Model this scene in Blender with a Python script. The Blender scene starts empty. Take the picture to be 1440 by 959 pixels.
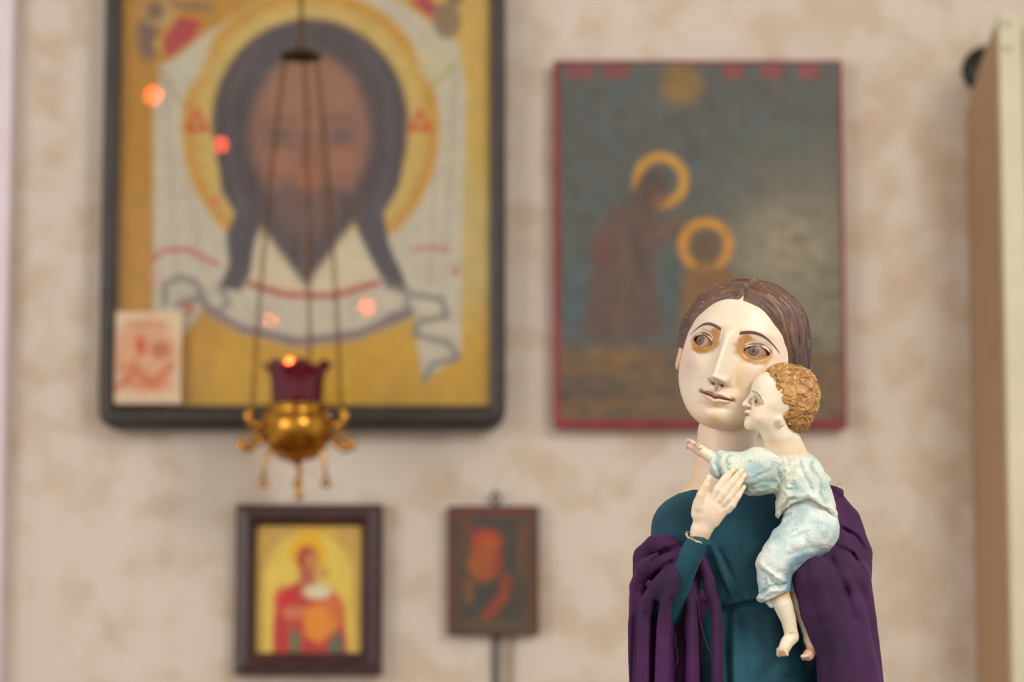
import bpy, bmesh, math, random
import numpy as np
from mathutils import Vector, Matrix

# ------------------------------------------------------------------ camera, world, lights, exposure
S = 2.0 / 3400.0            # metres per working unit (one photo pixel at 2 m)
CAMZ = 1.45
PITCH = math.radians(6.0)
scene = bpy.context.scene
COL = scene.collection
cam_d = bpy.data.cameras.new('camera'); cam = bpy.data.objects.new('camera', cam_d); COL.objects.link(cam)
cam.location = (0, 0, CAMZ); cam.rotation_euler = (math.pi / 2 + PITCH, 0, 0)
cam_d.lens = 85; cam_d.sensor_width = 36; cam_d.clip_start = 0.05
cam_d.dof.use_dof = True; cam_d.dof.focus_distance = 2.02; cam_d.dof.aperture_fstop = 4.6
scene.camera = cam

world = bpy.data.worlds.new('world'); scene.world = world; world.use_nodes = True
world.node_tree.nodes['Background'].inputs[0].default_value = (1.0, 0.95, 0.91, 1)
world.node_tree.nodes['Background'].inputs[1].default_value = 0.86

def area(name, loc, target, size, power, color):
    l = bpy.data.lights.new(name, 'AREA'); l.shape = 'RECTANGLE'; l.size = size[0]; l.size_y = size[1]
    l.energy = power; l.color = color
    o = bpy.data.objects.new(name, l); COL.objects.link(o); o.location = loc
    d = Vector(target) - Vector(loc); o.rotation_euler = d.to_track_quat('-Z', 'Y').to_euler()
    return o
area('soft_fill_light', (-2.6, 0.2, 2.1), (0.2, 2.6, 1.6), (1.5, 1.5), 44, (1.0, 0.97, 0.95))  # soft fill added from the front left; no window stands there
area('ceiling_lamp_light', (1.45, 0.5, 2.9), (0.1, 3.6, 1.6), (0.8, 0.8), 50, (1.0, 0.95, 0.88))

scene.view_settings.view_transform = 'Standard'
scene.view_settings.look = 'None'
scene.view_settings.gamma = 1.0
scene.view_settings.exposure = -0.10

# ------------------------------------------------------------------ helpers
def lin(r, g, b):
    f = lambda c: (c / 12.92) if c <= 0.04045 else ((c + 0.055) / 1.055) ** 2.4
    return np.array([f(r / 255), f(g / 255), f(b / 255)])
def lin4(r, g, b): return (*lin(r, g, b), 1.0)
cP, sP = math.cos(PITCH), math.sin(PITCH)
def L(px, py, d=0.0):
    """point of the working frame seen at photo pixel px,py at depth plane d (units behind 2 m)"""
    a = (px - 720) / 3400; b = (479.5 - py) / 3400
    t = (3400 + d) / (cP - b * sP)
    return np.array([a * t, d, (sP + b * cP) * t])
def proj(q):
    y = q[..., 1] + 3400.0; z = q[..., 2]
    dep = y * cP + z * sP; up = z * cP - y * sP
    return 720 + 3400 * q[..., 0] / dep, 479.5 - 3400 * up / dep
def to_world(q): return np.asarray(q) * S + np.array([0, 2.0, CAMZ])
def P(px, py, Y): return Vector(to_world(L(px, py, (Y - 2.0) / S)))
def sm(a, b, x):
    t = np.clip((x - a) / (b - a), 0, 1); return t * t * (3 - 2 * t)
def mix(c1, c2, t):
    t = np.asarray(t)[..., None]; return c1 * (1 - t) + c2 * t
def hash3(i, j, k, seed):
    h = (i.astype(np.int64) * 374761393 + j.astype(np.int64) * 668265263 + k.astype(np.int64) * 2147483647 + seed * 1274126177) & 0xFFFFFFFF
    h = ((h ^ (h >> 13)) * 1274126177) & 0xFFFFFFFF
    h = ((h ^ (h >> 16)) * 2246822519) & 0xFFFFFFFF
    return ((h ^ (h >> 15)) & 0xFFFFFF) / float(0xFFFFFF)
def noise(p, seed=0):
    f = np.floor(p); t = p - f; t = t * t * (3 - 2 * t); i = f.astype(np.int64)
    r = 0
    for dx in (0, 1):
        for dy in (0, 1):
            for dz in (0, 1):
                w = (t[..., 0] if dx else 1 - t[..., 0]) * (t[..., 1] if dy else 1 - t[..., 1]) * (t[..., 2] if dz else 1 - t[..., 2])
                r = r + w * hash3(i[..., 0] + dx, i[..., 1] + dy, i[..., 2] + dz, seed)
    return r * 2 - 1
def worley(p, seed=0):
    f = np.floor(p).astype(np.int64); best = np.full(p.shape[:-1], 9.0)
    for dx in (-1, 0, 1):
        for dy in (-1, 0, 1):
            for dz in (-1, 0, 1):
                c = f + np.array([dx, dy, dz])
                h = [hash3(c[..., 0], c[..., 1], c[..., 2], seed + s) for s in (1, 2, 3)]
                d = sum((c[..., a] + h[a] - p[..., a]) ** 2 for a in range(3))
                best = np.minimum(best, d)
    return np.sqrt(best)

# ---- signed distance tools
def chain(p, pts, rad, ky=1.0):
    """distance to a tapering tube through pts; ky > 1 flattens it in depth"""
    k = np.array([1, ky, 1.0]); q = p * k; out = None
    pts = [np.asarray(a, float) * k for a in pts]
    if len(pts) == 1: return np.sqrt(((q - pts[0]) ** 2).sum(-1)) - rad[0]
    for a, b, ra, rb in zip(pts[:-1], pts[1:], rad[:-1], rad[1:]):
        ab = b - a; t = np.clip(((q - a) @ ab) / (ab @ ab), 0, 1)
        d = np.sqrt(((q - a - t[:, None] * ab) ** 2).sum(-1)) - (ra + (rb - ra) * t)
        out = d if out is None else np.minimum(out, d)
    return out
def ell(p, c, r):
    r = np.asarray(r, float); v = (p - c) / r; k = np.sqrt((v ** 2).sum(-1)); k2 = np.sqrt(((v / r) ** 2).sum(-1)) + 1e-9
    return k * (k - 1) / k2
def smin(a, b, k):
    h = np.maximum(k - np.abs(a - b), 0) / k; return np.minimum(a, b) - h * h * k * .25
def smax(a, b, k): return -smin(-a, -b, k)
def pdist(px, py, poly):
    out = np.full(px.shape, 1e9)
    for (x0, y0), (x1, y1) in zip(poly[:-1], poly[1:]):
        dx, dy = x1 - x0, y1 - y0
        t = np.clip(((px - x0) * dx + (py - y0) * dy) / (dx * dx + dy * dy + 1e-9), 0, 1)
        out = np.minimum(out, np.hypot(px - x0 - t * dx, py - y0 - t * dy))
    return out
def ridge(px, py, poly, w, amp): return amp * np.exp(-(pdist(px, py, poly) / w) ** 2)

def surf(f, lo, hi, h, ky=2.3, smooth=2):
    B = 4; lo = np.asarray(lo, float); n = (np.ceil((np.asarray(hi) - lo) / (h * B)).astype(int)) + 1
    g = [lo[a] + (np.arange(n[a]) + .5) * h * B - h * .5 for a in range(3)]
    C = np.stack(np.meshgrid(*g, indexing='ij'), -1).reshape(-1, 3)
    fc = f(C).reshape(n)
    act = np.abs(fc) < B * h * 0.9 * ky + 3.0
    V = np.repeat(np.repeat(np.repeat(np.where(fc < 0, -1e3, 1e3).astype(np.float32), B, 0), B, 1), B, 2)
    A = np.argwhere(act)
    off = np.stack(np.meshgrid(*[np.arange(B)] * 3, indexing='ij'), -1).reshape(-1, 3)
    I = (A[:, None, :] * B + off[None]).reshape(-1, 3)
    out = np.empty(len(I), np.float32)
    for s in range(0, len(I), 400000):
        out[s:s + 400000] = f(lo + I[s:s + 400000] * h)
    V[I[:, 0], I[:, 1], I[:, 2]] = out
    ins = V < 0
    cnt = np.zeros(tuple(np.array(V.shape) - 1), np.int8)
    corners = [(i, j, k) for i in (0, 1) for j in (0, 1) for k in (0, 1)]
    for i, j, k in corners:
        cnt += ins[i:ins.shape[0] - 1 + i, j:ins.shape[1] - 1 + j, k:ins.shape[2] - 1 + k]
    cells = np.argwhere((cnt > 0) & (cnt < 8))
    cv = np.stack([V[cells[:, 0] + i, cells[:, 1] + j, cells[:, 2] + k] for i, j, k in corners], 1)
    acc = np.zeros((len(cells), 3)); c = np.zeros(len(cells))
    for a in range(8):
        for b in range(a + 1, 8):
            if bin(a ^ b).count('1') != 1: continue
            va, vb = cv[:, a], cv[:, b]; m = (va < 0) != (vb < 0)
            t = np.where(m, va / np.where(m, va - vb, 1), 0)
            pa, pb = np.array(corners[a], float), np.array(corners[b], float)
            acc += np.where(m[:, None], pa + t[:, None] * (pb - pa), 0); c += m
    verts = lo + (cells + acc / c[:, None]) * h
    idx = np.full(cnt.shape, -1, np.int32); idx[cells[:, 0], cells[:, 1], cells[:, 2]] = np.arange(len(cells))
    faces = []
    for ax in range(3):
        sl0 = [slice(1, -1)] * 3; sl1 = [slice(1, -1)] * 3
        sl0[ax] = slice(0, -1); sl1[ax] = slice(1, None)
        a0 = ins[tuple(sl0)]; a1 = ins[tuple(sl1)]
        e = np.argwhere(a0 != a1)
        if not len(e): continue
        s = a0[e[:, 0], e[:, 1], e[:, 2]]
        gpt = e.copy()
        for o in range(3):
            if o != ax: gpt[:, o] += 1
        u, v = (ax + 1) % 3, (ax + 2) % 3
        q = []
        for du, dv in ((-1, -1), (0, -1), (0, 0), (-1, 0)):
            cc = gpt.copy(); cc[:, u] += du; cc[:, v] += dv
            q.append(idx[cc[:, 0], cc[:, 1], cc[:, 2]])
        q = np.stack(q, 1); q[~s] = q[~s][:, ::-1]
        faces.append(q)
    F = np.concatenate(faces); F = F[(F >= 0).all(1)]
    for _ in range(smooth):
        E = np.concatenate([F[:, [0, 1]], F[:, [1, 2]], F[:, [2, 3]], F[:, [3, 0]]]); E = np.concatenate([E, E[:, ::-1]])
        N = len(verts); w = np.bincount(E[:, 0], minlength=N)
        avg = np.stack([np.bincount(E[:, 0], weights=verts[E[:, 1], a], minlength=N) for a in range(3)], 1) / np.maximum(w, 1)[:, None]
        verts = verts * .5 + avg * .5
    return verts, F

# ---- object makers
def set_props(o, label=None, cat=None, group=None, kind=None):
    if label: o['label'] = label
    if cat: o['category'] = cat
    if group: o['group'] = group
    if kind: o['kind'] = kind
    return o
def thing(name, loc, label, cat, group=None):
    o = bpy.data.objects.new(name, None); COL.objects.link(o); o.location = loc; o.empty_display_size = .05
    return set_props(o, label, cat, group)
def link(name, me, mat, parent=None, loc=None, smooth=True):
    """me has world coordinates; the object gets its origin at loc (or its parent's)"""
    o = bpy.data.objects.new(name, me); COL.objects.link(o)
    org = Vector(parent.matrix_basis.translation) if parent and parent.parent is None else (Vector((0, 0, 0)))
    if parent and parent.parent is not None: org = Vector(parent.parent.matrix_basis.translation)
    if loc is not None and parent is None: org = Vector(loc)
    me.transform(Matrix.Translation(-org))
    if parent: o.parent = parent
    else: o.location = org
    if mat: me.materials.append(mat)
    if smooth and len(me.polygons): me.polygons.foreach_set('use_smooth', [True] * len(me.polygons))
    me.update(); return o
def mk(name, V, F, mat, parent=None, col=None, world_space=False, loc=None, smooth=True):
    me = bpy.data.meshes.new(name); W = V if world_space else to_world(V)
    F = np.asarray(F); k = F.shape[1]
    me.vertices.add(len(W)); me.vertices.foreach_set('co', np.ascontiguousarray(W, np.float32).ravel())
    me.loops.add(F.size); me.loops.foreach_set('vertex_index', np.ascontiguousarray(F, np.int32).ravel())
    me.polygons.add(len(F)); me.polygons.foreach_set('loop_start', np.arange(0, F.size, k, dtype=np.int32))
    try: me.polygons.foreach_set('loop_total', np.full(len(F), k, np.int32))
    except Exception: pass
    me.update(calc_edges=True); me.validate()
    if col is not None:
        a = me.color_attributes.new('Col', 'FLOAT_COLOR', 'POINT')
        a.data.foreach_set('color', np.concatenate([col, np.ones((len(col), 1))], 1).astype(np.float32).ravel())
    return link(name, me, mat, parent, loc, smooth)
def bm_obj(name, bm, mat, parent=None, loc=None, smooth=False):
    bmesh.ops.recalc_face_normals(bm, faces=bm.faces)
    me = bpy.data.meshes.new(name); bm.to_mesh(me); bm.free()
    return link(name, me, mat, parent, loc, smooth)
def bm_box(bm, lo, hi, bev=0.0):
    r = bmesh.ops.create_cube(bm, size=1.0); vs = r['verts']
    for v in vs:
        v.co = Vector([lo[i] + (v.co[i] + .5) * (hi[i] - lo[i]) for i in range(3)])
    if bev:
        es = list({e for v in vs for e in v.link_edges})
        bmesh.ops.bevel(bm, geom=es, offset=bev, segments=2, affect='EDGES', profile=.6)
def bm_tube(bm, pts, r, n=8):
    pts = [Vector(p) for p in pts]; rings = []
    rr = r if isinstance(r, (list, tuple)) else [r] * len(pts)
    for i, p in enumerate(pts):
        t = (pts[min(i + 1, len(pts) - 1)] - pts[max(i - 1, 0)]).normalized()
        u = t.orthogonal().normalized() if i == 0 else (u - t * u.dot(t)).normalized()
        v = t.cross(u)
        rings.append([bm.verts.new(p + (u * math.cos(2 * math.pi * k / n) + v * math.sin(2 * math.pi * k / n)) * rr[i]) for k in range(n)])
    for a, b in zip(rings[:-1], rings[1:]):
        for k in range(n): bm.faces.new((a[k], a[(k + 1) % n], b[(k + 1) % n], b[k]))
    bm.faces.new(rings[0][::-1]); bm.faces.new(rings[-1])
def bm_lathe(bm, prof, c, n=32, lobes=None):
    rings = []
    for r, z in prof:
        rings.append([bm.verts.new((c[0] + max(r, 1e-5) * math.cos(2 * math.pi * k / n), c[1] + max(r, 1e-5) * math.sin(2 * math.pi * k / n),
                                    c[2] + z + (lobes(k / n) if lobes and (r, z) == prof[-1] else 0))) for k in range(n)])
    for a, b in zip(rings[:-1], rings[1:]):
        for k in range(n): bm.faces.new((a[k], a[(k + 1) % n], b[(k + 1) % n], b[k]))
def bm_torus(bm, c, R, r, axis='z', n=16, m=6, sz=1.0, rot=0):
    c = Vector(c); g = []
    for i in range(n):
        a = 2 * math.pi * i / n; row = []
        for j in range(m):
            b = 2 * math.pi * j / m
            v = Vector(((R + r * math.cos(b)) * math.cos(a), (R + r * math.cos(b)) * math.sin(a) * sz, r * math.sin(b)))
            if axis == 'y': v = Vector((v.x, v.z, v.y))
            if axis == 'x': v = Vector((v.z, v.x, v.y))
            if rot: v = Matrix.Rotation(rot, 3, 'Z') @ v
            row.append(bm.verts.new(c + v))
        g.append(row)
    for i in range(n):
        for j in range(m): bm.faces.new((g[i][j], g[(i + 1) % n][j], g[(i + 1) % n][(j + 1) % m], g[i][(j + 1) % m]))

# ---- materials
def base_mat(name, color=(.5, .5, .5), rough=.6, metal=0, **kw):
    m = bpy.data.materials.new(name); m.use_nodes = True; b = m.node_tree.nodes['Principled BSDF']
    b.inputs['Base Color'].default_value = (*color[:3], 1); b.inputs['Roughness'].default_value = rough; b.inputs['Metallic'].default_value = metal
    for k, v in kw.items(): b.inputs[k.replace('_', ' ')].default_value = v
    return m
def add_noise(m, c1, c2, scale, detail=4, bump=0.0, bscale=None, lo=.35, hi=.65, stretch=None, bdist=.002):
    nt = m.node_tree; N = nt.nodes; b = N['Principled BSDF']
    tc = N.new('ShaderNodeTexCoord'); src = tc.outputs['Object']
    if stretch:
        mp = N.new('ShaderNodeMapping'); mp.inputs['Scale'].default_value = stretch; nt.links.new(src, mp.inputs[0]); src = mp.outputs[0]
    n = N.new('ShaderNodeTexNoise'); n.inputs['Scale'].default_value = scale; n.inputs['Detail'].default_value = detail; nt.links.new(src, n.inputs['Vector'])
    r = N.new('ShaderNodeValToRGB'); r.color_ramp.elements[0].position = lo; r.color_ramp.elements[1].position = hi
    r.color_ramp.elements[0].color = (*c1[:3], 1); r.color_ramp.elements[1].color = (*c2[:3], 1)
    nt.links.new(n.outputs['Fac'], r.inputs[0]); nt.links.new(r.outputs[0], b.inputs['Base Color'])
    if bump:
        n2 = N.new('ShaderNodeTexNoise'); n2.inputs['Scale'].default_value = bscale or scale * 4; nt.links.new(src, n2.inputs['Vector'])
        bp = N.new('ShaderNodeBump'); bp.inputs['Strength'].default_value = bump; bp.inputs['Distance'].default_value = bdist
        nt.links.new(n2.outputs['Fac'], bp.inputs['Height']); nt.links.new(bp.outputs[0], b.inputs['Normal'])
    return m
def col_mat(name, rough=.5, bump=0.0, bscale=400, mottling=.08, mscale=60, bdist=.0005, **kw):
    """base colour from the painted colour attribute, with a procedural mottle"""
    m = base_mat(name, rough=rough, **kw); nt = m.node_tree; N = nt.nodes; b = N['Principled BSDF']
    a = N.new('ShaderNodeVertexColor'); a.layer_name = 'Col'
    tc = N.new('ShaderNodeTexCoord'); n = N.new('ShaderNodeTexNoise'); n.inputs['Scale'].default_value = mscale; n.inputs['Detail'].default_value = 5
    nt.links.new(tc.outputs['Object'], n.inputs['Vector'])
    mr = N.new('ShaderNodeMapRange'); mr.inputs[1].default_value = .3; mr.inputs[2].default_value = .7; mr.inputs[3].default_value = 1 - mottling; mr.inputs[4].default_value = 1 + mottling
    nt.links.new(n.outputs['Fac'], mr.inputs[0])
    mx = N.new('ShaderNodeVectorMath'); mx.operation = 'SCALE'; nt.links.new(a.outputs['Color'], mx.inputs[0]); nt.links.new(mr.outputs[0], mx.inputs['Scale'])
    nt.links.new(mx.outputs[0], b.inputs['Base Color'])
    if bump:
        n2 = N.new('ShaderNodeTexNoise'); n2.inputs['Scale'].default_value = bscale; nt.links.new(tc.outputs['Object'], n2.inputs['Vector'])
        bp = N.new('ShaderNodeBump'); bp.inputs['Strength'].default_value = bump; bp.inputs['Distance'].default_value = bdist
        nt.links.new(n2.outputs['Fac'], bp.inputs['Height']); nt.links.new(bp.outputs[0], b.inputs['Normal'])
    return m

# ------------------------------------------------------------------ the setting
WY = 4.0
m_wall = add_noise(base_mat('wallpaper', rough=.85), lin(204, 187, 166), lin(216, 206, 192), 14.0, 4, bump=.35, bscale=60, lo=.36, hi=.56, bdist=.004)
m_floor = add_noise(base_mat('floor_wood', rough=.5), lin(110, 75, 48), lin(150, 108, 72), 6, 4, stretch=(8, 1, 1))
m_ceil = add_noise(base_mat('ceiling_paint', rough=.9), lin(225, 220, 210), lin(235, 230, 222), 3, 2)
def slab(name, lo, hi, mat, kind='structure', bev=0):
    bm = bmesh.new(); bm_box(bm, lo, hi, bev); o = bm_obj(name, bm, mat, loc=((lo[0] + hi[0]) / 2, (lo[1] + hi[1]) / 2, lo[2])); o['kind'] = kind; return o
slab('floor', (-3, -2.6, -.1), (3, 4.2, 0), m_floor)
slab('wall_back', (-3, 4.0, 0), (3, 4.2, 3.2), m_wall)
m_trim = add_noise(base_mat('white_trim', rough=.5), lin(218, 206, 214), lin(226, 216, 222), 8, 2)
xt = P(9, 480, 3.96).x
slab('trim_1', (xt - .12, 3.96, 0), (xt, 4.0, 3.2), m_trim, bev=.004)
m_board = add_noise(base_mat('baseboard_paint', rough=.5), lin(150, 120, 90), lin(165, 132, 100), 8, 2)
slab('baseboard_back', (xt, 3.982, 0), (.80, 4.0, .09), m_board, bev=.003)

# ------------------------------------------------------------------ painter: flat print on the icon boards
def spoly(px, py, pts, soft=2.0):
    pts = list(pts); ins = np.zeros(px.shape, bool); n = len(pts)
    for i in range(n):
        x0, y0 = pts[i]; x1, y1 = pts[(i + 1) % n]
        c = ((y0 > py) != (y1 > py)) & (px < (x1 - x0) * (py - y0) / (y1 - y0 + 1e-9) + x0); ins ^= c
    d = pdist(px, py, pts + [pts[0]]); d = np.where(ins, -d, d); return sm(soft, -soft, d)
def sell(px, py, cx, cy, rx, ry, soft=2.0, rot=0):
    a = math.radians(rot); x = (px - cx) * math.cos(a) + (py - cy) * math.sin(a); y = -(px - cx) * math.sin(a) + (py - cy) * math.cos(a)
    d = (np.hypot(x / rx, y / ry) - 1) * min(rx, ry); return sm(soft, -soft, d)
def sstroke(px, py, pts, w, soft=1.5): return sm(w / 2 + soft, w / 2 - soft, pdist(px, py, pts))
class Paint:
    def __init__(s, px, py, base): s.px, s.py = px, py; s.c = np.tile(base, (len(px), 1))
    def on(s, m, col, op=1.0): s.c = mix(s.c, col, m * op)
    def poly(s, pts, col, soft=3, op=1.0): s.on(spoly(s.px, s.py, pts, soft), lin(*col), op)
    def ell(s, cx, cy, rx, ry, col, soft=3, op=1.0, rot=0): s.on(sell(s.px, s.py, cx, cy, rx, ry, soft, rot), lin(*col), op)
    def ring(s, cx, cy, r, w, col, soft=2, op=1.0, ry=None):
        ry = ry or r; d = np.abs((np.hypot((s.px - cx) / r, (s.py - cy) / ry) - 1) * r); s.on(sm(w / 2 + soft, w / 2 - soft, d), lin(*col), op)
    def line(s, pts, w, col, op=1.0, soft=1.5): s.on(sstroke(s.px, s.py, pts, w, soft), lin(*col), op)
def board_grid(x0, x1, z0, z1, Y, n_x, n_z):
    X, Z = np.meshgrid(np.linspace(x0, x1, n_x), np.linspace(z1, z0, n_z))
    W = np.stack([X.ravel(), np.full(X.size, Y), Z.ravel()], 1)
    q = (W - np.array([0, 2.0, CAMZ])) / S; px, py = proj(q)
    i = np.arange(n_x * n_z).reshape(n_z, n_x)
    F = np.stack([i[:-1, :-1].ravel(), i[1:, :-1].ravel(), i[1:, 1:].ravel(), i[:-1, 1:].ravel()], 1)
    return W, F, px, py, q
def rrect(x0, x1, z0, z1, r, n=6):
    pts = []
    for cx, cz, a0 in ((x1 - r, z1 - r, 0), (x0 + r, z1 - r, 90), (x0 + r, z0 + r, 180), (x1 - r, z0 + r, 270)):
        for k in range(n + 1):
            a = math.radians(a0 + 90 * k / n); pts.append((cx + r * math.cos(a), cz + r * math.sin(a)))
    return pts
def frame_bm(xo0, xo1, zo0, zo1, xi0, xi1, zi0, zi1, prof, ro=.02, ri=.002, n=6):
    """moulding swept between an outer and an inner rounded rectangle; prof = list of (0 outer .. 1 inner, y)"""
    A = rrect(xo0, xo1, zo0, zo1, ro, n); B = rrect(xi0, xi1, zi0, zi1, ri, n); bm = bmesh.new(); rings = []
    for t, y in prof: rings.append([bm.verts.new((a[0] * (1 - t) + b[0] * t, y, a[1] * (1 - t) + b[1] * t)) for a, b in zip(A, B)])
    m = len(A)
    for i in range(len(rings)):
        a, b = rings[i], rings[(i + 1) % len(rings)]
        for k in range(m): bm.faces.new((a[k], a[(k + 1) % m], b[(k + 1) % m], b[k]))
    return bm
m_art = col_mat('painted_board', rough=.55, mottling=.07, mscale=25)

# ---- big glazed icon with a face on a cloth
xl, xr = P(140, 300, 3.93).x, P(711, 300, 3.93).x; zb = P(300, 603, 3.93).z; zt = P(300, -92, 3.93).z
ixl, ixr = P(165, 300, 3.945).x, P(689, 300, 3.945).x; izb = P(300, 570, 3.945).z; izt = P(300, -60, 3.945).z
big = thing('framed_icon', ((xl + xr) / 2, 4.0, zb), 'large glazed icon of a bearded haloed face on white cloth, in dark rounded frame', 'picture')
m_fr = add_noise(base_mat('dark_frame_wood', rough=.42), lin(40, 38, 34), lin(58, 54, 50), 14, 4, stretch=(1, 1, 4))
bm_obj('frame', frame_bm(xl, xr, zb, zt, ixl, ixr, izb, izt, [(0, 3.998), (0, 3.95), (.15, 3.932), (.55, 3.926), (.85, 3.936), (1, 3.944), (1, 3.998)], ro=.034), m_fr, big, smooth=True)
W, F, px, py, q = board_grid(ixl - .003, ixr + .003, izb - .003, izt + .003, 3.962, 210, 260)
p = Paint(px, py, lin(178, 128, 30))
p.on(sm(250, 640, px), lin(196, 160, 62), .9); p.on(sm(420, 500, py) * sm(230, 330, px) , lin(192, 148, 8), 1.0); p.on(sm(590, 660, px) * sm(500, 380, py), lin(198, 168, 84), .7)
cloth = (188, 182, 160)
p.poly([(216, 150), (228, 95), (300, 40), (430, -40), (560, 0), (645, 62), (656, 130), (652, 330), (648, 500), (594, 536), (582, 440), (500, 472), (420, 484), (340, 462), (285, 432), (262, 470), (216, 470)], cloth, 4)
p.poly([(655, 200), (690, 300), (690, 420), (655, 420)], (180, 170, 110), 12, .5)
for a, b in (((232, 100), (250, 430)), ((262, 250), (285, 380)), ((640, 120), (622, 420)), ((612, 250), (606, 400))): p.line([a, b], 8, (160, 152, 130), .5, 5)
p.ell(437, 180, 182, 196, (194, 164, 84), 4); p.ring(437, 180, 172, 14, (190, 140, 40), 5, .9, ry=186); p.ring(437, 180, 148, 12, (200, 176, 100), 5, .6, ry=162)
p.poly([(310, 330), (560, 330), (575, 440), (500, 470), (420, 480), (340, 460), (290, 430)], cloth, 5)
p.ell(436, 172, 138, 146, (70, 64, 68), 6)
p.poly([(302, 200), (372, 200), (372, 300), (358, 345), (356, 380), (338, 410), (308, 404), (322, 370), (318, 330), (330, 300), (312, 270)], (68, 60, 66), 4)
p.poly([(500, 200), (572, 200), (562, 262), (540, 300), (548, 345), (566, 385), (574, 408), (545, 404), (524, 370), (500, 318)], (68, 62, 68), 4)
p.poly([(358, 350), (374, 320), (392, 340), (430, 395), (470, 345), (496, 318), (512, 352), (528, 380), (530, 410), (430, 420), (350, 400)], (202, 190, 156), 4)
p.ell(436, 190, 84, 110, (138, 98, 80), 14); p.ell(436, 130, 60, 50, (150, 106, 82), 12, .8)
p.poly([(350, 225), (372, 280), (400, 266), (436, 262), (478, 266), (500, 280), (520, 225), (520, 290), (490, 322), (468, 352), (430, 404), (394, 356), (372, 325), (348, 290)], (70, 56, 56), 8)
p.ell(432, 290, 44, 46, (108, 78, 68), 16, .75)
for s_ in (-1, 1): p.ell(436 + s_ * 42, 226, 20, 16, (158, 104, 80), 9, .7); p.line([(436 + s_ * 70, 60), (436 + s_ * 112, 130), (436 + s_ * 112, 230), (436 + s_ * 92, 300)], 5, (112, 102, 106), .4, 4)
p.line([(425, 300), (428, 380)], 8, (110, 88, 80), .5, 5)
p.ell(434, 240, 18, 34, (156, 98, 72), 8, .9); p.ell(432, 278, 24, 7, (112, 70, 60), 6, .6)
for s_ in (-1, 1):
    p.line([(436 + s_ * 18, 172), (436 + s_ * 45, 164), (436 + s_ * 66, 174)], 6, (96, 72, 66), .6, 5)
    p.ell(436 + s_ * 44, 188, 16, 7, (78, 74, 82), 7, .8); p.ell(436 + s_ * 44, 204, 22, 6, (112, 72, 58), 5, .6)
    p.line([(436 + s_ * 12, 190), (436 + s_ * 10, 235)], 5, (108, 72, 58), .7, 3)
p.line([(310, 405), (322, 428), (300, 440)], 10, (112, 104, 104), .7, 4); p.line([(545, 400), (575, 412), (570, 440), (545, 446)], 12, (112, 106, 104), .7, 4)
p.line([(284, 424), (300, 440), (340, 462), (420, 480), (500, 470), (578, 438)], 12, (112, 98, 102), .9, 3); p.line([(288, 438), (340, 468), (420, 488), (500, 478), (578, 446)], 4, (150, 136, 130), .8, 2)
p.line([(352, 400), (400, 414), (470, 416), (530, 398)], 10, (170, 62, 56), .9, 2)
p.line([(214, 366), (232, 352), (262, 350), (285, 362), (308, 372)], 7, (180, 80, 76), .9, 2); p.line([(580, 352), (604, 347), (630, 352)], 6, (176, 96, 92), .9, 2)
p.line([(232, 425), (232, 400), (252, 390), (275, 396), (285, 416), (250, 428)], 10, (112, 106, 106), .85, 4)
p.line([(585, 415), (622, 420), (628, 445), (590, 452), (582, 470), (630, 482), (645, 503), (608, 512), (596, 535)], 9, (110, 106, 104), .85, 3)
p.ell(266, 434, 9, 9, (176, 60, 60), 3, .8); p.ell(218, 390, 8, 12, (200, 140, 130), 3, .5); p.ell(640, 381, 6, 8, (180, 100, 80), 3, .7)
p.poly([(228, 60), (250, 22), (286, 30), (270, 56), (236, 82)], (166, 52, 52), 4); p.ell(208, 52, 16, 34, (104, 84, 76), 6, .9); p.ell(225, 18, 26, 20, (176, 150, 90), 5, .8); p.ell(218, 14, 13, 13, (112, 84, 66), 4, .9)
p.poly([(230, 0), (300, 4), (300, 18), (250, 14)], (120, 96, 70), 4, .8); p.ell(222, 62, 6, 9, (190, 160, 60), 3, .8)
p.poly([(575, 2), (600, -10), (622, 18), (604, 24)], (166, 58, 60), 4); p.ell(628, 28, 20, 26, (120, 100, 80), 6, .9); p.ell(640, -4, 12, 12, (112, 84, 66), 4, .9)
p.poly([(222, 95), (300, 60), (280, 110), (252, 142), (236, 120)], (188, 186, 164), 6, .8); p.poly([(580, 60), (650, 80), (612, 130), (590, 100)], (196, 190, 150), 6, .8)
p.line([(228, 100), (245, 130), (262, 152)], 6, (140, 120, 80), .6, 4); p.line([(640, 92), (608, 120)], 6, (140, 120, 80), .6, 4)
for cx in (277, 590):      # red letters on the halo arms
    p.line([(cx - 10, 176), (cx, 156), (cx + 10, 176)], 6, (190, 66, 26), 1, 2); p.line([(cx - 14, 182), (cx + 14, 182)], 7, (190, 66, 26), 1, 2)
p.ell(302, 282, 8, 8, (196, 90, 50), 3, .6)
p.c *= (1 + .09 * noise(q * .04, 3) + .05 * noise(q * .15, 4))[:, None]
mk('painting', W, F, m_art, big, p.c, True)
m_glass = bpy.data.materials.new('picture_glass'); m_glass.use_nodes = True; nt = m_glass.node_tree; nt.nodes.clear()
o_ = nt.nodes.new('ShaderNodeOutputMaterial'); t_ = nt.nodes.new('ShaderNodeBsdfTransparent'); g_ = nt.nodes.new('ShaderNodeBsdfGlossy'); g_.inputs['Roughness'].default_value = 0.0
f_ = nt.nodes.new('ShaderNodeFresnel'); f_.inputs[0].default_value = 1.5; x_ = nt.nodes.new('ShaderNodeMixShader')
nt.links.new(f_.outputs[0], x_.inputs[0]); nt.links.new(t_.outputs[0], x_.inputs[1]); nt.links.new(g_.outputs[0], x_.inputs[2]); nt.links.new(x_.outputs[0], o_.inputs[0])
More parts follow.
